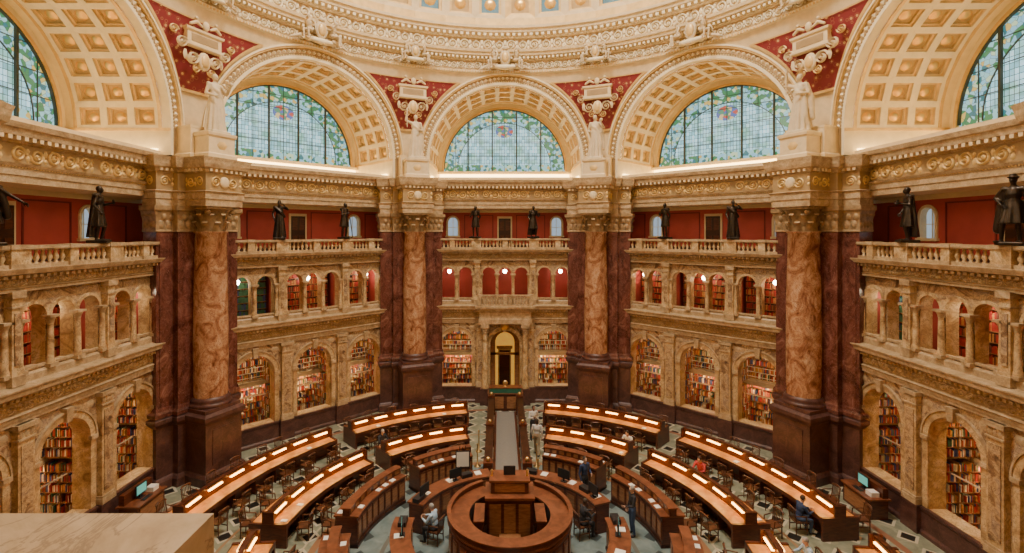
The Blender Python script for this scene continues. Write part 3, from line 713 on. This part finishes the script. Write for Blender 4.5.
def body(j,mt,extra=None,voxel=.014,name='person',hatted=False,sc=1.0,longhair=False):
    mb=MB(); g={k:Vector(v) for k,v in j.items()}
    sk,top,bot,hair,shoe=mt
    ax=(g['nk']-g['pel']).normalized()
    p=g['pel'];c=g['che'];n=g['nk'];h=g['hd']
    mb.ball(p,(.165,.125,.13),bot); mb.ball(p+ax*.04,(.155,.12,.12),bot)
    mid=p.lerp(c,.45); mb.ball(mid,(.145,.11,.15),top); mb.ball(c,(.175,.12,.19),top); mb.ball(c+ax*.08,(.165,.105,.12),top)
    for s,S in ((1,'r'),(-1,'l')):
        sh,el,wr=g['sh'+S],g['el'+S],g['wr'+S]
        mb.cone(c+ax*.1,.085,sh,.062,top); mb.limb([sh,sh.lerp(el,.4),el],[.062,.056,.044],top); mb.limb([el,el.lerp(wr,.3),wr],[.044,.043,.031],top)
        hp,kn,an=g['hp'+S],g['kn'+S],g['an'+S]
        mb.limb([hp,hp.lerp(kn,.35),kn],[.095,.085,.06],bot); mb.limb([kn,kn.lerp(an,.3),an],[.058,.06,.043],bot)
        t=g['to'+S]; mb.ball((an+t)*.5+Vector((0,0,-.035)),(.045,.13,.04),shoe); mb.ball(t+Vector((0,0,-.0)),(.045,.06,.032),shoe); mb.cone(an,.045,an+Vector((0,0,-.06)),.045,shoe)
    mb.cone(n-ax*.05,.062,h-Vector((0,0,.05)),.052,sk); mb.ball(n-ax*.02,(.09,.075,.05),top)
    F=(g['fc']).normalized() if 'fc' in g else Vector((0,-1,0))
    U=Vector((0,0,1)); U=(U-F*U.dot(F)).normalized(); Rr=F.cross(U)
    RM=Matrix((Rr,F,U)).transposed()
    L=lambda a,b,cc:h+Rr*a+F*b+U*cc
    mb.ball(h,(.072,.09,.108),sk,16,RM); mb.ball(L(0,.035,-.06),(.048,.05,.045),sk,12,RM)
    mb.cone(L(0,.085,.015),.010,L(0,.105,-.022),.016,sk,8)
    for s in (-1,1): mb.ball(L(s*.075,0,-.01),(.012,.02,.03),sk,8,RM)
    mb.ball(L(0,.086,-.055),(.024,.012,.010),sk,8,RM)
    mb.ball(L(0,-.02,.028),(.084,.092,.098),hair,16,RM)
    if longhair: mb.ball(L(0,-.06,-.05),(.08,.05,.12),hair,12,RM)
    if extra: extra(mb,g)
    def post(o):
        for s in (-1,1):
            o.ball(L(s*.028,.083,.005),(.012,.007,.008),'paper' if sk in('skin','skin2') else sk,8,RM)
            if sk in('skin','skin2'): o.ball(L(s*.028,.089,.005),(.005,.004,.005),'black',6,RM)
        for s,S in ((1,'r'),(-1,'l')): hand(o,g['el'+S],g['wr'+S],s,sk)
    return finish(mb,voxel,2,name,post)
def stand(**k):
    j=dict(pel=(0,0,.95),che=(0,.0,1.27),nk=(0,.01,1.48),hd=(0,-.02,1.63),shr=(.185,0,1.41),shl=(-.185,0,1.41),elr=(.25,.03,1.12),ell=(-.25,.03,1.12),wrr=(.24,-.07,.88),wrl=(-.24,-.07,.88),
      hpr=(.09,0,.92),hpl=(-.09,0,.92),knr=(.10,-.03,.50),knl=(-.11,-.01,.50),anr=(.11,.03,.09),anl=(-.12,.03,.09),tor=(.13,-.14,.035),tol=(-.15,-.14,.035))
    j.update(k); return j
def seat(**k):
    j=dict(pel=(0,0,.56),che=(0,-.06,.88),nk=(0,-.10,1.08),hd=(0,-.16,1.22),shr=(.185,-.09,1.01),shl=(-.185,-.09,1.01),elr=(.25,-.22,.80),ell=(-.25,-.22,.80),wrr=(.12,-.44,.82),wrl=(-.12,-.44,.82),
      hpr=(.09,-.02,.54),hpl=(-.09,-.02,.54),knr=(.12,-.40,.50),knl=(-.12,-.40,.50),anr=(.12,-.34,.09),anl=(-.12,-.36,.09),tor=(.13,-.50,.035),tol=(-.14,-.52,.035),fc=(0,-1,-.45))
    j.update(k); return j
def skirt(mb,c0,z0,z1,r0,r1,m,folds=9,amp=.03,fl=.75,a0=0,y=0.0):
    n=48;k=10;vs=[];fs=[]
    for q in range(k+1):
        t=q/k; z=z0+(z1-z0)*t; r=r0+(r1-r0)*(t**.8)
        for i in range(n):
            a=2*pi*i/n; rr=r+amp*t*sin(folds*a+a0+t)+amp*.4*t*sin(folds*2.3*a+2)
            vs.append((c0[0]+rr*cos(a),c0[1]+rr*sin(a)*fl+y*t,z))
    for q in range(k):
        for i in range(n): fs.append((q*n+i,q*n+(i+1)%n,(q+1)*n+(i+1)%n,(q+1)*n+i))
    fs.append(tuple(range(n))); fs.append(tuple(reversed(range(k*n,(k+1)*n))))
    mb.add(vs,fs,m,True)
BZ=('bronze',)*5; PL=('plaster',)*5
def bronze(v):
    if v==0:
        j=stand(elr=(.30,-.02,1.15),wrr=(.20,-.26,1.22),ell=(-.30,.05,1.13),wrl=(-.26,-.1,.92),knr=(.13,-.12,.52),anr=(.14,-.02,.09),tor=(.18,-.2,.035))
        def ex(mb,g):
            skirt(mb,(0,.02,0),1.1,.45,.15,.27,'bronze',7,.02,.75,1); mb.limb([(.2,.02,1.42),(0,.10,1.45),(-.2,.02,1.42)],[.08,.09,.08],'bronze'); skirt(mb,(0,.10,0),1.42,.12,.16,.27,'bronze',6,.03,.42,0,.08)
            mb.box(.15,.27,-.33,-.29,1.18,1.34,'bronze'); mb.box(-.26,.26,-.26,.26,-.06,.03,'bronze')
    elif v==1:
        j=stand(elr=(.42,-.05,1.22),wrr=(.60,-.22,1.05),ell=(-.38,.05,1.18),wrl=(-.20,-.12,1.0),knl=(-.16,-.16,.52),anl=(-.20,-.1,.09),tol=(-.26,-.27,.035))
        def ex(mb,g):
            skirt(mb,(0,.03,0),1.1,.5,.16,.30,'bronze',8,.025,.8,2); mb.limb([(.22,.04,1.40),(.3,.06,1.1),(.40,.08,.7)],[.09,.11,.10],'bronze'); mb.limb([(-.2,.05,1.40),(-.26,.12,.9),(-.34,.12,.35)],[.09,.13,.12],'bronze')
            mb.lathe([(.12,1.69),(.13,1.71),(.08,1.73),(.07,1.79),(.02,1.80)],0,-.02,14,'bronze'); mb.box(-.28,.28,-.28,.28,-.06,.03,'bronze')
    elif v==2:
        j=stand(elr=(.36,-.08,1.32),wrr=(.18,-.16,1.52),ell=(-.28,.02,1.12),wrl=(-.22,-.12,.9))
        def ex(mb,g):
            skirt(mb,(0,.02,0),1.15,.06,.15,.27,'bronze',9,.03,.85,1); mb.limb([(-.2,.0,1.42),(.05,-.1,1.2),(.2,.0,1.0)],[.07,.08,.07],'bronze'); mb.box(-.26,.26,-.26,.26,-.06,.03,'bronze')
            mb.ball((0,-.08,1.52),(.06,.05,.09),'bronze')
    else:
        j=stand(elr=(.27,.08,1.14),wrr=(.14,.16,.98),ell=(-.28,-.06,1.14),wrl=(-.12,-.24,1.22),hd=(.02,-.03,1.63))
        def ex(mb,g):
            skirt(mb,(0,.03,0),1.12,.55,.15,.25,'bronze',6,.015,.8,0); mb.limb([(.15,.07,1.42),(-.15,.07,1.42)],[.09,.09],'bronze'); mb.box(-.26,.26,-.26,.26,-.06,.03,'bronze'); mb.cone((.30,-.25,0),.02,(.28,-.1,1.0),.025,'bronze')
    return body(j,BZ,ex,.016,'bronze_statue')
bz=[bronze(i) for i in range(4)]
def plast(v):
    j=stand(elr=(.36,-.04,1.2),wrr=(.30,-.26,1.36),ell=(-.27,.02,1.13),wrl=(-.16,-.2,1.05),knr=(.12,-.14,.5),anr=(.12,-.04,.09),tor=(.14,-.2,.035)) if v==0 else stand(elr=(.28,0,1.13),wrr=(.12,-.22,1.12),ell=(-.40,-.02,1.5),wrl=(-.36,-.06,1.78))
    def ex(mb,g):
        skirt(mb,(0,0,0),1.2,.02,.14,.30,'plaster',11,.035,.85,v,-.02); mb.limb([(-.18,.04,1.43),(.0,-.11,1.22),(.17,-.05,1.0),(.22,-.06,.6),(.24,-.04,.2)],[.06,.06,.07,.07,.05],'plaster')
        mb.limb([(.17,.06,1.4),(.26,.1,1.0),(.3,.12,.4)],[.07,.09,.08],'plaster'); mb.ball((0,.07,1.68),.06,'plaster')
        if v==0: mb.ball((.30,-.30,1.48),.07,'plaster')
        else: mb.cone((-.36,-.1,1.2),.02,(-.36,-.1,2.0),.025,'plaster')
        mb.box(-.3,.3,-.3,.3,-.05,.04,'plaster')
    return body(j,PL,ex,.018,'plaster_statue')
pls=[plast(0),plast(1)]
spos={0:(-1.87,1.78),1:(-1.8,1.9),7:(-1.9,1.7),6:(-2.6,1.2),2:(-1.7,2.0)}
var=[[3,0],[3,2],[0,1],[0,3],[1,2],[2,0],[1,0],[2,3]]
for k in range(8):
    if k==4: continue
    for i,s in enumerate(spos.get(k,(-1.8,1.8))):
        obj('bronze_statue',bz[var[k][i]],loc2(k,s,W-.14,10.38),rz=-k*pi/4+(.4 if i else -.4),sc=1.12)
for k in range(8):
    a=(k+.5)*pi/4; obj('plaster_statue',pls[k%2],(13.9*sin(a),13.9*cos(a),15.05),rz=-a,sc=1.48)
j=seat(elr=(.34,-.1,.85),wrr=(.40,-.2,.6),ell=(-.30,-.1,.85),wrl=(-.36,-.25,1.0),fc=(0,-1,-.2))
cher=body(j,PL,None,.02,'cherub')
mb=MB()
cv=[v.co.copy() for v in cher.vertices]; cf=[tuple(p.vertices) for p in cher.polygons]
for s in (-1,1):
    R=Matrix.Rotation(s*.9,3,'Z'); mb.add([R@(v*1.05)+Vector((s*.62,-.1,-.35)) for v in cv],cf,'plaster',True)
    mb.limb([(s*.7,-.1,-.05),(s*1.2,0,-.15),(s*1.6,.05,-.3)],[.14,.10,.04],'plaster',8)
mb.ball((0,-.1,.4),(.34,.14,.5),'plaster',16); mb.ball((0,-.2,.4),(.22,.1,.34),'goldp',16); mb.ball((0,-.15,.95),(.18,.12,.14),'plaster')
mb.limb([(-.8,0,-.12),(0,-.1,-.2),(.8,0,-.12)],[.12,.18,.12],'cream2',8)
mg=mb.mesh('sculpture_group')
for k in range(8):
    a=k*pi/4; obj('sculpture_group',mg,(13.95*sin(a),13.95*cos(a),21.0),rz=-a)
    a=(k+.5)*pi/4; obj('sculpture_group',mg,(14.0*sin(a),14.0*cos(a),21.1),rz=-a,sc=.8)

# ------------------------------------------------------------------ desks
def arc(r,a,b,n=20): return [(r*sin(math.radians(a+(b-a)*i/n)),r*cos(math.radians(a+(b-a)*i/n))) for i in range(n+1)]
def rect(o0,o1,z0,z1): return [(o0,z0),(o1,z0),(o1,z1),(o0,z1)]
def sw(mb,r,a,b,o0,o1,z0,z1,m,n=20): mb.sweep(arc(r,a,b,n),rect(o0,o1,z0,z1),m,pclosed=True,caps=True)
def lit_desk(r,a,b):
    mb=MB(); L=r*math.radians(b-a); Hh=.62
    sw(mb,r,a,b,-Hh,Hh,.71,.76,'deskw'); sw(mb,r,a,b,-Hh-.03,-Hh,.62,.77,'mahog'); sw(mb,r,a,b,Hh,Hh+.03,.62,.77,'mahog')
    sw(mb,r,a,b,-.22,.22,.0,.71,'mahog'); sw(mb,r,a,b,-.4,.4,0,.06,'darkw')
    sw(mb,r,a,b,-.05,.05,.76,1.14,'mahog'); sw(mb,r,a,b,-.08,.08,1.14,1.2,'mahog')
    n=int(L/.95); st=(b-a)/n
    for i in range(n):
        c=a+(i+.5)*st; w=st*.30
        for s in (-1,1):
            sw(mb,r,c-w,c+w,s*.145-.045,s*.145+.045,1.04,1.09,'lamp',3)
            sw(mb,r,c-w*1.1,c+w*1.1,s*.10-.05,s*.10+.05,1.105,1.135,'shade',3)
        if i: 
            for s in (-1,1): sw(mb,r,a+i*st-.05,a+i*st+.05,s*.36-.22,s*.36+.22,0,.705,'mahog',1)
    for e in (a,b):
        d=math.degrees(.05/r)
        sw(mb,r,e-d,e+d,-Hh-.04,Hh+.04,0,.80,'mahog',2); sw(mb,r,e-d*.8,e+d*.8,-.2,.2,.8,1.2,'mahog',2)
    for i in range(n*2):
        if rnd.random()<.25:
            s=rnd.choice((-1,1)); c=a+(i+.5)*st/2; sw(mb,r,c-.5,c+.5,s*.42-.11,s*.42+.11,.765,.78,'paper',1)
    return mb.mesh('lit_reading_desk')
def cat_desk(r,a,b):
    mb=MB()
    sw(mb,r,a,b,-.38,.38,0,1.02,'mahog'); sw(mb,r,a,b,-.44,.44,1.02,1.08,'mahog2'); sw(mb,r,a,b,-.42,.42,0,.12,'darkw'); sw(mb,r,a,b,-.12,.12,1.08,1.30,'mahog'); sw(mb,r,a,b,-.16,.16,1.30,1.34,'mahog2')
    n=8; st=(b-a)/n
    for i in range(n):
        for s in (-1,1):
            sw(mb,r,a+i*st+st*.1,a+(i+1)*st-st*.1,s*.39-.012,s*.39+.012,.25,.9,'mahog2',3)
            sw(mb,r,a+i*st+st*.2,a+(i+1)*st-st*.2,s*.40-.012,s*.40+.012,.33,.82,'panelw',3)
        if rnd.random()<.7: s=rnd.choice((-1,1)); c=a+(i+.5)*st; sw(mb,r,c-1.1,c+1.1,s*.28-.09,s*.28+.09,1.082,1.1,'paper',1)
        c=a+(i+.5)*st; sw(mb,r,c-st*.3,c+st*.3,-.135,.135,1.12,1.26,'panelw',2)
    return mb.mesh('curved_catalog_desk')
chairm=MB(); c=chairm
c.box(-.23,.23,-.22,.22,.42,.46,'chairw')
for x in (-.2,.2):
    c.limb([(x,-.19,0),(x,-.19,.44)],[.018,.022],'chairw',6); c.limb([(x,.2,0),(x,.19,.45),(x*.98,.26,.92)],[.018,.022,.018],'chairw',6)
    c.limb([(x*1.12,-.16,.44),(x*1.15,-.14,.66),(x*1.12,.22,.68)],[.016,.02,.018],'chairw',6); c.box(x-.01,x+.01,-.18,.19,.2,.23,'chairw')
for i in range(5): c.limb([(-.13+.065*i,.2,.46),(-.13+.065*i,.26,.86)],[.011,.011],'chairw',6)
c.limb([(-.22,.24,.88),(-.12,.275,.92),(.12,.275,.92),(.22,.24,.88)],[.025,.035,.035,.025],'chairw',8); c.box(-.2,.2,-.19,-.17,.25,.28,'chairw')
chm=chairm.mesh('reading_chair')
chairs=[]
for r,segs in ((8.2,[(14,43),(50,87)]),(11.5,[(11,43),(48.5,86)])):
    allsegs=[]
    for a,b in segs: allsegs+=[(a,b),(-b,-a)]
    for a,b in [(94,130),(137,168)]: allsegs+=[(a,b),(-b,-a)]
    for a,b in allsegs:
        obj('lit_reading_desk',lit_desk(r,a,b))
        for s in (-1,1):
            rr=r+s*.98; n=int(rr*math.radians(b-a)/1.05); st=(b-a)/n
            for i in range(n):
                th=math.radians(a+(i+.5)*st+rnd.uniform(-.6,.6)); q=rr+s*rnd.uniform(-.02,.25)
                chairs.append([q*sin(th),q*cos(th),-th+(0 if s>0 else pi)+rnd.uniform(-.25,.25)])
for a,b in ((17,44),(52,86),(96,128),(136,166)):
    for x,y in ((a,b),(-b,-a)):
        obj('curved_catalog_desk',cat_desk(5.55,x,y))
        for i in range(3):
            th=math.radians(x+(i+.5)*(y-x)/3); chairs.append([6.4*sin(th),6.4*cos(th),-th])
# central counter ring
mb=MB()
for a,b in ((12,70),(84,168),(192,276),(290,348)):
    sw(mb,3.55,a,b,-.26,.26,0,1.0,'mahog',24); sw(mb,3.55,a,b,-.33,.33,1.0,1.06,'mahog2',24); sw(mb,3.55,a,b,-.3,.3,0,.1,'darkw',24)
    n=int((b-a)/9); st=(b-a)/n
    for i in range(n):
        for s in (-1,1):
            sw(mb,3.55,a+i*st+1,a+(i+1)*st-1,s*.265-.012,s*.265+.012,.18,.9,'mahog2',3); sw(mb,3.55,a+i*st+2,a+(i+1)*st-2,s*.28-.012,s*.28+.012,.26,.8,'panelw',3)
        if i%2: sw(mb,3.55,a+i*st,a+i*st+4,-.2,.1,1.06,1.08,'paper',1)
        elif i%4==0: sw(mb,3.55,a+i*st,a+i*st+7,-.12,.14,1.06,1.2,'black',1)
obj('circular_service_counter',mb.mesh('service_counter'))
# central issue desk
mb=MB()
sw(mb,1.7,28,332,-.26,.3,0.0,1.35,'mahog',48); sw(mb,1.7,28,332,-.36,.36,1.35,1.42,'mahog2',48); sw(mb,1.7,28,332,-.32,.3,0,.16,'darkw',48); sw(mb,1.7,28,332,-.3,.3,1.2,1.26,'mahog2',48)
sw(mb,1.7,28,332,-.34,-.26,1.42,1.56,'mahog',48); sw(mb,1.7,28,332,-.37,-.23,1.56,1.60,'mahog2',48)
for i in range(22):
    a=32+296*i/22; sw(mb,1.7,a+1.5,a+11.5,-.285,-.25,.28,1.1,'mahog2',4); sw(mb,1.7,a+3,a+10,-.30,-.25,.38,1.0,'panelw',4)
mb.lathe([(1.4,0),(1.4,.35),(0.01,.35)],0,0,40,'darkw',cap=False)
mb.box(-.75,.75,-.1,.85,.3,1.9,'mahog'); mb.box(-.82,.82,-.17,.92,1.9,1.98,'mahog2'); 
for s in (-1,0,1): mb.box(s*.48-.19,s*.48+.19,-.12,-.09,.5,1.75,'panelw')
mb.box(-.62,.62,.15,.8,1.98,2.35,'mahog'); mb.box(-.68,.68,.09,.86,2.35,2.42,'mahog2'); mb.box(-.5,.5,.13,.15,2.03,2.3,'panelw')
for s in (-1,1): mb.box(s*1.0-.14,s*1.0+.14,-.6,.4,.3,1.45,'mahog'); mb.box(s*1.0-.17,s*1.0+.17,-.63,.43,1.45,1.5,'mahog2'); mb.lathe([(.05,2.42),(.03,2.5),(.06,2.6),(.0,2.66)],s*.6,.45,8,'brass')
for k in range(3): mb.box(-.35,.35,-.9+.17*k,-.1,.35,.35+.15*(k+1),'panelw')
mb.box(-.2,.2,.5,.55,2.42,2.72,'black')
obj('central_issue_desk',mb.mesh('issue_desk'))
# aisle
mb=MB()
mb.box(-.62,.62,4.0,12.9,.0,.035,'carpet')
for s in (-1,1): mb.box(s*.58-.06,s*.58+.06,4.0,12.9,.036,.04,'mahog')
for s in (-1,1):
    mb.box(s*.82-.13,s*.82+.13,4.3,12.6,0,.95,'darkw'); mb.box(s*.82-.18,s*.82+.18,4.25,12.65,.95,1.02,'darkw')
    for k in range(9): mb.box(s*.82-.15,s*.82+.15,4.5+k*.9,5.2+k*.9,.18,.8,'mahog')
    for y in (4.3,8.4,12.6): mb.box(s*.82-.2,s*.82+.2,y-.2,y+.2,0,1.12,'mahog'); mb.ball((s*.82,y,1.2),.1,'brass',10)
obj('enclosed_aisle',mb.mesh('enclosed_aisle'))
mb=MB()
mb.box(-1.0,1.0,13.1,13.7,0,1.0,'mahog'); mb.box(-1.06,1.06,13.04,13.76,1.0,1.06,'mahog2'); mb.box(-.95,.95,13.1,13.65,1.06,1.35,'green'); mb.box(-.98,.98,13.08,13.68,1.35,1.39,'mahog2')
for s in (-.5,.5): mb.box(s-.4,s+.4,13.07,13.1,.15,.85,'panelw')
mb.ball((0,13.35,1.6),(.16,.08,.16),'brass'); mb.lathe([(.12,1.39),(.04,1.45)],0,13.35,10,'brass')
obj('guard_desk',mb.mesh('guard_desk'))
mb=MB()
mb.box(-.7,.7,-.35,.35,0,.72,'mahog'); mb.box(-.76,.76,-.42,.42,.72,.78,'mahog2'); mb.box(-.7,.7,.15,.35,.78,1.15,'mahog'); mb.box(-.6,.6,-.37,-.34,.1,.62,'panelw')
mb.box(-.34,.2,-.02,.03,.92,1.30,'black'); mb.box(-.31,.17,-.028,-.02,.95,1.27,'screen'); mb.box(-.1,-.04,0,.06,.78,.95,'black'); mb.box(-.2,.08,-.08,.1,.78,.8,'black'); mb.box(-.3,.16,-.3,-.14,.78,.8,'black'); mb.box(.3,.6,-.2,.1,.78,.95,'paper')
mk=mb.mesh('computer_kiosk')
for x,y,rz in ((13.75,2.7,-1.57),(-13.75,2.2,1.57),(-13.75,-1.2,1.57)):
    obj('computer_desk',mk,(x,y,0),rz=rz)
mb=MB(); mb.box(-.26,.26,0,.04,.12,.46,'black'); mb.box(-.24,.24,-.008,0,.14,.44,'screen'); mb.box(-.03,.03,.01,.04,0,.14,'black'); mb.box(-.12,.12,-.08,.1,0,.015,'black'); mm=mb.mesh('monitor')
for a in (-62,-36,38,62,100,-100):
    th=math.radians(a); obj('computer_monitor',mm,(3.5*sin(th),3.5*cos(th),1.065),rz=-th+pi)
mb=MB()
for s in (-1,1): mb.limb([(s*.3,-.05,0),(s*.12,.05,1.6)],[.02,.02],'darkw',6)
mb.limb([(0,.45,0),(0,.05,1.55)],[.02,.02],'darkw',6); mb.box(-.3,.3,-.06,-.03,.75,1.45,'black'); mb.box(-.26,.26,-.07,-.06,.79,1.41,'paper'); mb.box(-.32,.32,-.09,0,.7,.74,'darkw')
obj('easel_sign',mb.mesh('easel_sign'),(-1.9,4.55,0),rz=.1)
mb=MB(); mb.lathe([(.16,0),(.16,.03),(.03,.06),(.025,.95),(.05,1.0),(.0,1.05)],0,0,14,'brass'); ms=mb.mesh('stanchion')
for x,y in ((1.3,4.7),(1.35,6.2),(-1.35,6.2),(-1.35,7.7)): obj('stanchion_post',ms,(x,y,0))

# people
def sitter(tx,ty,mt,**k):
    best=min(chairs,key=lambda c:(c[0]-tx)**2+(c[1]-ty)**2)
    me=body(seat(**k),mt,None,.014,'reader'); obj('seated_reader',me,(best[0],best[1],-.03),rz=best[2])
sitter(9.3*sin(1.13),9.3*cos(1.13),('skin','c_redc','c_dark','hairb','black'))
sitter(10.4,.5,('skin','c_navy','c_jeans','hairb','black'),elr=(.27,-.2,.82))
sitter(-6.2,7.1,('skin','c_dark','c_khaki','hairg','black'))
sitter(6.5,7.0,('skin','c_white','c_jeans','hairb','black'))
sitter(8.2,-.9,('skin','c_blueshirt','c_dark','hairg','black'))
for c in chairs: obj('reading_chair',chm,(c[0],c[1],0),rz=c[2])
obj('reading_chair',chm,(-2.55,.7,0),rz=1.2+pi)
obj('seated_librarian',body(seat(),('skin','c_blueshirt','c_dark','hairg','black'),None,.014,'librarian'),(-2.55,.7,-.03),rz=1.2+pi)
obj('reading_chair',chm,(2.55,1.0,0),rz=-1.2+pi)
obj('seated_librarian',body(seat(elr=(.28,-.2,.8),hd=(.02,-.15,1.22)),('skin2','c_dark','c_dark','hairb','black'),None,.014,'librarian2'),(2.55,1.0,-.03),rz=-1.2+pi)
obj('standing_visitor',body(stand(elr=(.24,-.05,1.15),wrr=(.1,-.28,1.15)),('skin','c_navy','c_dark','hairb','black'),None,.014,'visitor'),(3.05,3.35,0),rz=.6)
obj('standing_visitor',body(stand(knr=(.1,-.12,.51),anr=(.1,-.14,.1),tor=(.11,-.31,.05),knl=(-.1,.06,.5),anl=(-.1,.22,.12),tol=(-.1,.07,.04)),('skin','c_white','c_khaki','hairb','black'),None,.014,'visitor2',longhair=True),(1.45,7.3,0),rz=2.9)
obj('standing_visitor',body(stand(ell=(-.26,-.08,1.15),wrl=(-.1,-.25,1.2)),('skin2','c_white','c_dark','hairb','black'),None,.014,'visitor3'),(1.4,9.1,0),rz=.3)
obj('standing_visitor',body(stand(elr=(.26,-.1,1.15),wrr=(.12,-.3,1.1)),('skin','c_dark','c_jeans','hairg','black'),None,.014,'visitor4'),(4.35,1.1,0),rz=-1.4)

# ------------------------------------------------------------------ lights
def area(name,loc,size,power,col):
    l=bpy.data.lights.new(name,'AREA'); l.shape='DISK'; l.size=size
    l.energy=power; l.color=col
    o=bpy.data.objects.new(name,l); bpy.context.collection.objects.link(o); o.location=loc; return o
area('lantern_fill_light',(0,0,36.0),6.0,8200,(1,.93,.82))  # out-of-view fill disc added at the dome eye to light the room
for k in range(8):  # fill spots added on the ring cornice to brighten the opposite walls
    a=(k+.5)*pi/4
    l=bpy.data.lights.new('cornice_fill_spot','SPOT'); l.energy=1150; l.color=(1,.86,.66); l.spot_size=2.0; l.spot_blend=.9; l.shadow_soft_size=.3
    o=bpy.data.objects.new('cornice_fill_spot',l); bpy.context.collection.objects.link(o)
    o.location=(13.3*sin(a),13.3*cos(a),23.7)
    d=Vector((-14*sin(a),-14*cos(a),5))-Vector(o.location); o.rotation_euler=d.to_track_quat('-Z','Y').to_euler()
w=bpy.data.worlds.new('world'); bpy.context.scene.world=w; w.use_nodes=True
sk=w.node_tree.nodes.new('ShaderNodeTexSky'); sk.sky_type='NISHITA'; sk.sun_disc=False
w.node_tree.links.new(sk.outputs[0],w.node_tree.nodes['Background'].inputs[0]); w.node_tree.nodes['Background'].inputs[1].default_value=.3
cam=bpy.data.cameras.new('camera'); co=bpy.data.objects.new('camera',cam); bpy.context.collection.objects.link(co)
co.location=(-.33,-D,CZ); co.rotation_euler=(pi/2,0,0); cam.sensor_width=36; cam.lens=FPX/1024*36
cam.shift_x=12.2/1024; cam.shift_y=-44.5/1024; cam.clip_start=.05
bpy.context.scene.camera=co
print('OBJ',len(bpy.data.objects))
